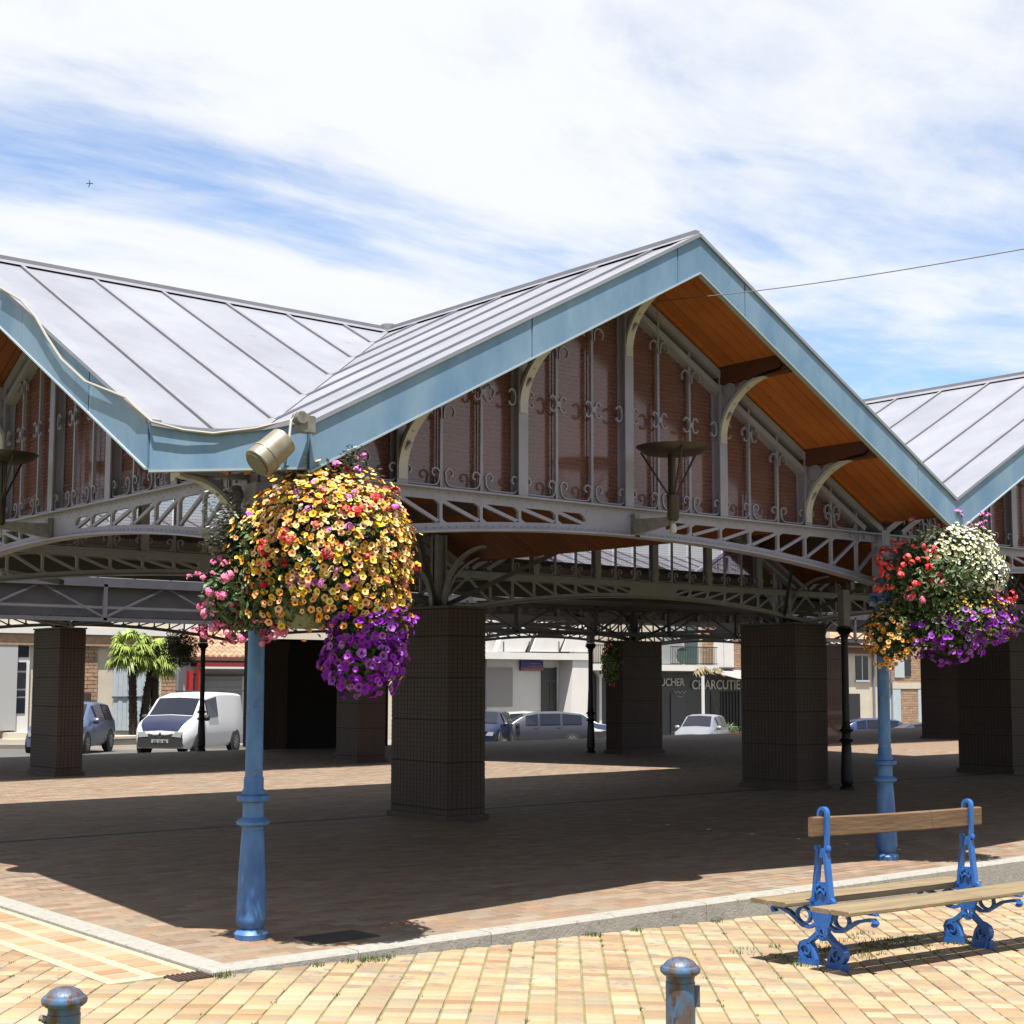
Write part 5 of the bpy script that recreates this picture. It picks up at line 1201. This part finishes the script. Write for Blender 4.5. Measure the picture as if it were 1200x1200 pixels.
def tiles(par, px0, px1, py_top, py_bot, Y, run=1.6, over=.6):
    x0, x1 = X(px0, Y), X(px1, Y); xm = (px0+px1)/2; o = par.location; zb = Zp(xm, py_bot, Y-over); zt_ = zb+run*.42; w_ = .24; mb = MB(); n = int((x1-x0)/w_)
    part_n = 6
    for i in range(n):
        for k in range(part_n):
            f0, f1 = k/part_n, (k+1)/part_n+.02; ya, yb = Y-over+(run+over)*f0, Y-over+(run+over)*f1; za, zc = zb+(zt_-zb)*f0+.03, zb+(zt_-zb)*f1+.0; xc = x0+(i+.5)*w_
            prof = [(-.10, 0), (-.06, .06), (0, .085), (.06, .06), (.10, 0)]
            a = mb.verts([(xc+p-o.x, ya-o.y, za+q_-o.z) for p, q_ in prof]+[(xc+p*.85-o.x, yb-o.y, zc+q_-o.z) for p, q_ in prof])
            for j in range(4): mb.face(a+j, a+j+1, a+5+j+1, a+5+j)
            mb.face(a, a+1, a+2, a+3, a+4)
    tag(mb.obj('roof_tiles', M_terra, par), kind='stuff')
    m2 = MB(); m2.hexa([(x0-o.x, Y-over-o.y, zb-.10-o.z), (x1-o.x, Y-over-o.y, zb-.10-o.z), (x1-o.x, Y+run-o.y, zt_-.1-o.z), (x0-o.x, Y+run-o.y, zt_-.1-o.z), (x0-o.x, Y-over-o.y, zb+.02-o.z), (x1-o.x, Y-over-o.y, zb+.02-o.z), (x1-o.x, Y+run-o.y, zt_+.0-o.z), (x0-o.x, Y+run-o.y, zt_+.0-o.z)]); m2.obj('roof_board', mat('eave_wood', (.25, .12, .06), .8), par)
# A: left house, Y=40
YA = 40.0
hA = bld('cream and brick town house behind the palms with pale corrugated doors', 'house', 90, YA)
part(hA, 'wall', M_cream, -260, 207, 640, 900, YA, .02, 7)
part(hA, 'cornice', M_brick, -260, 207, 741, 755, YA, -.18, .0); part(hA, 'moulding', M_white, -260, 207, 733, 741, YA, -.26, .0)
part(hA, 'door_frame', M_white, 12, 32, 750, 858, YA, -.05, .0); part(hA, 'transom_window', M_winglass, 17, 30, 757, 770, YA, -.08, -.05)
dA = part(hA, 'door', M_white, 15, 31, 774, 858, YA, -.09, -.052); 
for a, b_ in ((776, 786), (788, 807), (809, 816), (818, 836)): part(hA, 'door_pane', M_winglass, 17, 27, a, b_, YA, -.11, -.091)
part(hA, 'shutter', mat('white_shutter', (.8, .8, .8), .6), -8, 16, 750, 856, YA, -.16, -.10)
for i in range(3): part(hA, 'step', M_cream, 2-i*3, 34+i*3, 858+i*7, 875, YA, -.5-i*.35, .0)
bricks(hA, 94, 112, 756, 820, YA); bricks(hA, 188, 206, 790, 835, YA)
part(hA, 'post_box', mat('dark_box', (.08, .05, .04), .6), 97, 103, 812, 822, YA, -.2, -.03)
for i in range(8):
    a = 131+i*5.4; part(hA, 'corrugated_panel', M_shut, a, a+5.1, 768, 856, YA, -.06-.015*(i % 2), -.0)
part(hA, 'door_bar', M_irond, 129, 176, 816, 818, YA, -.10, -.076)
# B: shop
YB2 = 40.6
hB = bld('small shop with a clay tile roof, dark red awning and pale roller shutter', 'shop', 245, YB2)
part(hB, 'wall', M_white, 207.5, 330, 769, 905, YB2, .02, 5)
part(hB, 'roller_shutter', mat('grey_shutter', (.55, .56, .55), .5, 0, (.48, .49, .48), 2), 226, 282, 793, 850, YB2, -.06, .0)
part(hB, 'shutter_box', mat('brown_rail', (.15, .12, .09), .6), 226, 300, 790, 792, YB2, -.1, .0); part(hB, 'awning', M_red, 222, 330, 777, 781.5, YB2, -.9, .0); part(hB, 'awning_valance', M_white, 222, 330, 781.7, 784, YB2, -.92, -.86)
part(hB, 'fascia_panel', mat('grey_fascia', (.33, .33, .35), .7), 213, 330, 771, 777, YB2, -.3, .0)
part(hB, 'red_post', M_redb, 211, 215.5, 786, 850, YB2, -.6, -.4); part(hB, 'red_post', M_redb, 222, 224.5, 783, 850, YB2, -.6, -.4)
tiles(hB, 208, 330, 757, 771, YB2, 2.4, .5)
hB2 = bld('two storey white house rising behind the small shop roof', 'house', 262, 46); part(hB2, 'wall', M_white, 215, 330, 690, 900, 46, .02, 5)
for a in (247, 268, 300): part(hB2, 'window', M_winglass, a, a+9, 735, 752, 46, -.03, .02)
part(hB2, 'eave', M_irond, 215, 330, 752, 756, 46, -.4, .0)
rail = empty('street_railing', (X(240, 38.3), 38.3, ground(X(240, 38.3), 38.3)+.1), 'thin grey railing in front of the small shop', 'railing')
part(rail, 'top_rail', M_irond, 205, 300, 809, 811, 38.3, -.02, .02)
for a in (206, 233, 260, 287): part(rail, 'rail_post', M_irond, a, a+1.2, 811, 852, 38.3, -.02, .02)
# D: white building, Y=50
YD = 50.0
hD = bld('bright white modern building with a blue and red sign above its entrance', 'building', 620, YD, 'office_building')
part(hD, 'wall', M_white, 400, 668, 700, 905, YD, .02, 8)
part(hD, 'balcony_slab', M_white, 400, 674, 764, 772, YD, -1.1, .0); part(hD, 'ground_floor_panel', mat('pink_grey_panel', (.60, .56, .56), .7), 566, 600, 783, 828, YD, -.05, .0)
part(hD, 'entrance', mat('entrance_green_black', (.05, .065, .05), .4), 635, 650.5, 783, 836, YD, -.06, .0); part(hD, 'entrance_transom', M_irond, 635, 650.5, 797, 799, YD, -.09, -.061)
sD = part(hD, 'sign_board', mat('sign_blue', (.05, .03, .42), .5), 608, 634.3, 774, 782.3, YD, -.16, -.04); part(hD, 'sign_strip', mat('sign_red', (.62, .08, .14), .5), 608, 634.3, 782.4, 786, YD, -.16, -.04)
o = hD.location
for s_, px, py, sz in (('LE SPECIALISTE', 625, 778.4, .075), ('DE LA PIECE AUTO', 624, 781.8, .085), ('POUR LE PARTICULIER', 621.2, 785.4, .085)):
    text(s_, sz*1.38, M_letter, hD, Matrix(((1, 0, 0, X(px, YD)-o.x), (0, 0, -1, -.17), (0, 1, 0, Zp(px, py, YD)-o.z), (0, 0, 0, 1))), 'lettering')
for a in (585, 625, 660):     # raking fins on the upper storey
    x0 = X(a, YD)-o.x; z0, z1 = Zp(a, 764, YD)-o.z, Zp(a, 700, YD)-o.z; mb = MB(); mb.prism([(-.9, z0), (.9, z0), (2.6, z1), (.4, z1)], (x0, -.9, 0), (1, 0, 0), (0, 0, 1), (0, .35, 0)); mb.obj('raking_fin', M_white, hD)
x0 = X(652, YD)-o.x; x1 = X(671.5, YD)-o.x; z0, z1 = -.2, Zp(670, 772, YD)-o.z
mb = MB(); mb.prism([(0, z0), (x1-x0, z0), (x1-x0+.25, z1), (x1-x0-.9, z1)], (x0, -1.0, 0), (1, 0, 0), (0, 0, 1), (0, 1.0, 0)); mb.obj('raking_wall', M_white, hD)
for a in (575, 605, 640):
    x0 = X(a, YD)-o.x; mb = MB(); mb.tube([(x0, -1.0, Zp(a, 764, YD)-o.z), (x0, -1.0, Zp(a, 752, YD)-o.z)], .03, 6); mb.obj('balcony_post', M_irond, hD)
# E/F: dark shop with arches, brick upper floor, balconies
hE = bld('row of black shopfronts under a brick upper floor, with cream letters', 'shop', 770, YD+.3, 'butcher_shop'); o = hE.location; YE = YD+.3
part(hE, 'wall', M_mortar, 674.5, 975, 690, 905, YE, .02, 8)
part(hE, 'ground_floor_wall', M_dark, 676, 972, 789, 905, YE, -.12, .0)
# arched openings: pale surround with columns
for a, b_ in ((674.5, 698), (700, 726)):
    x0, x1 = X(a, YE)-o.x, X(b_, YE)-o.x; zt_, zs = Zp(700, 779, YE)-o.z, Zp(700, 800, YE)-o.z; n = 10; xc, r = (x0+x1)/2, (x1-x0)/2; mb = MB()
    for i in range(n):
        a0, a1 = pi*i/n, pi*(i+1)/n; mb.hexa([(xc+r*cos(a0), -.32, zs+(zt_-zs)*.8*sin(a0)), (xc+r*cos(a1), -.32, zs+(zt_-zs)*.8*sin(a1)), (xc+r*cos(a1), -.12, zs+(zt_-zs)*.8*sin(a1)), (xc+r*cos(a0), -.12, zs+(zt_-zs)*.8*sin(a0)), (xc+r*cos(a0), -.32, zt_), (xc+r*cos(a1), -.32, zt_), (xc+r*cos(a1), -.12, zt_), (xc+r*cos(a0), -.12, zt_)])
    mb.obj('arch', M_cream, hE)
part(hE, 'white_column', M_white, 697.4, 700.2, 790, 850, YE, -.34, -.12)
part(hE, 'balcony_slab', M_white, 674.5, 828, 779, 786, YE, -1.0, .0, None)
for a, b_ in ((674.5, 728), (772, 827)):
    x0, x1 = X(a, YE)-o.x, X(b_, YE)-o.x; z0, z1 = Zp(750, 779, YE)-o.z, Zp(750, 757, YE)-o.z; mb = MB(); mb.box(x0, x1, -.98, -.94, z1-.05, z1); mb.box(x0, x1, -.98, -.94, z0+.06, z0+.1); x = x0
    while x < x1: mb.box(x-.012, x+.012, -.97, -.95, z0, z1); x += .13
    mb.obj('balcony_railing', mat('railing_black', (.03, .04, .045), .6), hE)
part(hE, 'balcony_door', mat('green_glass_door', (.10, .17, .18), .3), 803, 818, 733, 778, YE, -.04, .0); part(hE, 'balcony_door', mat('pale_shutter2', (.55, .60, .60), .6), 776, 800, 733, 778, YE, -.04, .0)
m3 = MB(); m3.lathe([(.02, -.03), (.42, -.03), (.45, 0), (.42, .03), (.02, .03)], 18, (X(786, YE)-o.x, -.9, Zp(786, 768, YE)-o.z), axis='y'); m3.obj('round_ornament', mat('verdigris_disc', (.12, .24, .22), .6, 0, (.25, .33, .3), 2), hE)
bricks(hE, 824, 837, 733, 782, YE); bricks(hE, 859, 880, 733, 782, YE); 
for a in (836.5, 848.6): part(hE, 'shutter', M_white, a, a+11.2, 745, 782, YE, -.07, .0)
part(hE, 'window_sill', M_irond, 838, 858, 782.2, 784, YE, -.25, .0)
mb = MB(); x0, x1 = X(826, YE)-o.x, X(900, YE)-o.x; za, zb = Zp(850, 785, YE)-o.z, Zp(850, 795, YE-1.4)-o.z; mb.hexa([(x0, .0, za-.03), (x1, .0, za-.03), (x1+.2, -1.6, zb-.03), (x0+1.1, -1.6, zb-.03), (x0, .0, za), (x1, .0, za), (x1+.2, -1.6, zb), (x0+1.1, -1.6, zb)]); mb.obj('awning', mat('pale_pink_awning', (.66, .56, .55), .8), hE)
mb = MB()
R = random.Random(8)
for i in range(40):
    p = Vector((X(812, YE)-o.x+R.uniform(-1.0, 1.0), -1.05+R.uniform(-.15, .15), Zp(812, 785, YE)-o.z+R.uniform(-.1, .15))); e = p+Vector((R.uniform(-.6, .6), R.uniform(-.3, 0), -R.uniform(.1, .45))); s_ = Vector((.08, 0, .05)); i0 = mb.verts([p-s_, p+s_, e]); mb.face(i0, i0+1, i0+2)
tag(mb.obj('dry_thatch_trim', mat('straw', (.50, .40, .22), .9), hE), kind='stuff')
part(hE, 'shop_door', mat('slate_door', (.06, .062, .08), .5), 784, 802, 812, 862, YE, -.17, -.12); part(hE, 'shop_window', M_winglass, 831, 842, 810, 858, YE, -.16, -.12)
for i in range(7): part(hE, 'window_bar', M_black, 842+i*3.6, 843.3+i*3.6, 810, 860, YE, -.19, -.12)
for s_, px, py, sz, b_ in (('BOUCHER', 779, 803.6, .56, .006), ('CHARCUTIER', 840, 807.5, .70, .006)):
    text(s_, sz*1.06, M_letter, hE, Matrix(((1, 0, 0, X(px, YE)-o.x), (0, 0, -1, -.20), (0, 1, 0, Zp(px, py, YE)-o.z), (0, 0, 0, 1))), 'lettering', .010)
text('Artisan', .26, M_letter, hE, Matrix(((1, 0, 0, X(793, YE)-o.x), (.25, 0, -1, -.20), (0, 1, 0, Zp(793, 812.5, YE)-o.z), (0, 0, 0, 1))), 'lettering') if False else None
mb = MB(); xx = X(794, YE)-o.x; zz = Zp(794, 811, YE)-o.z
mb.tube([(xx-.5+.1*i, -.2, zz+.06*sin(i*2.1)) for i in range(11)], .02, 5); mb.tube([(xx-.2+.1*i, -.2, zz-.22-.05*sin(i*.8)) for i in range(5)], .015, 5); mb.obj('script_lettering', M_letter, hE)
pole = empty('white_pole', (X(824, 44), 44, ground(X(824, 44), 44)), 'slim white pole in front of the charcutier sign', 'pole'); part(pole, 'shaft', M_white, 823.3, 825.2, 792, 875, 44, -.05, .05)
pl = empty('plant_box', (X(853, 46), 46, ground(X(853, 46), 46)), 'orange wooden plant box with green shrubs outside the shop', 'plant box'); part(pl, 'box', mat('orange_wood', (.42, .16, .06), .8), 845, 861, 857, 872, 46, -.3, .3)
mb = MB(); R = random.Random(4); oo = pl.location; xc, zc = X(853, 46)-oo.x, Zp(853, 854, 46)-oo.z
for i in range(700):
    p = Vector((xc+R.gauss(0, .25), R.gauss(0, .18), zc+R.gauss(0, .12))); a = Vector((R.gauss(0, 1), R.gauss(0, 1), R.gauss(0, 1))).normalized()*.07; b2 = a.orthogonal().normalized()*.03; i0 = mb.verts([p-a, p+b2, p+a, p-b2]); mb.face(i0, i0+1, i0+2, i0+3)
tag(mb.obj('shrub', M_leaf, pl), kind='stuff')
# G: right hand houses
YG = 51.0
hG = bld('cream house with a clay tile roof and a dark garage opening, far right', 'house', 1000, YG); part(hG, 'wall', M_cream, 975.5, 1041, 764, 905, YG, .02, 7)
part(hG, 'window', M_winglass, 1004, 1018.5, 769, 797, YG, -.02, .015); part(hG, 'window_sill', M_shut, 1003, 1019, 797, 799, YG, -.1, .0); part(hG, 'garage_opening', mat('garage_dark', (.03, .03, .035), .8), 978, 1008, 813, 900, YG, -.04, .0)
part(hG, 'eave_board', mat('eave_brown', (.20, .09, .05), .8), 975.5, 1041, 757, 766, YG, -.45, .0); tiles(hG, 972, 1042, 748, 757, YG, 2.5, .6)
hH = bld('old brick house with pale blue shutters behind the slate coupe', 'house', 1065, YG+.3); YH = YG+.3
part(hH, 'wall', M_mortar, 1042, 1290, 690, 905, YH, .02, 7); bricks(hH, 1042, 1140, 745, 800, YH, sw=.5, sh=.16); bricks(hH, 1056, 1077, 800, 862, YH, sw=.5, sh=.16)
part(hH, 'string_course', M_cream, 1042, 1140, 800, 807, YH, -.08, .0); part(hH, 'shutter', M_shut, 1049, 1060, 768, 794, YH, -.09, -.05); part(hH, 'window', M_winglass, 1061, 1068, 768, 792, YH, -.08, -.045); part(hH, 'shutter', M_shut, 1042, 1055, 808, 858, YH, -.09, .0); part(hH, 'shutter', M_shut, 1076, 1088, 808, 858, YH, -.09, .0)
# terraced backdrop so that no gap shows between the streets
hK = bld('long pale terrace closing the far side of the square behind the small shop', 'house', 430, 47); part(hK, 'wall', M_cream, 331, 470, 690, 905, 47, .02, 7)
for a in (350, 380, 410): part(hK, 'window', M_winglass, a, a+12, 790, 830, 47, -.03, .015)

for par, px, Y, y0, y1 in ((hA, 204, YA, 741, 862), (hD, 566.5, YD, 772, 860), (hE, 770.5, YE, 786, 862), (hG, 1023, YG, 766, 860), (hH, 1043.5, YH, 745, 862)):
    part(par, 'downpipe', M_zincd, px, px+1.3, y0, y1, Y, -.16, -.04)
for a in (1010.8,): part(hG, 'window_frame', M_white, a, a+.7, 769, 797, YG, -.05, -.02)
for a in (252, 273, 305): part(hB2, 'window_frame', M_white, a-.4, a+.5, 735, 752, 46, -.06, -.03)
for a, b_ in ((643, 643.7),): part(hD, 'door_frame', M_irond, a, b_, 799, 836, YD, -.09, -.061)
part(hD, 'door_frame', M_irond, 634.2, 635, 782, 836, YD, -.09, .0); part(hD, 'door_frame', M_irond, 650.5, 651.2, 782, 836, YD, -.09, .0)
for i in range(5): part(hB, 'shutter_slat', mat('slat_grey', (.42, .43, .43), .6), 226.4, 281.6, 797+i*8, 797.7+i*8, YB2, -.075, -.061)
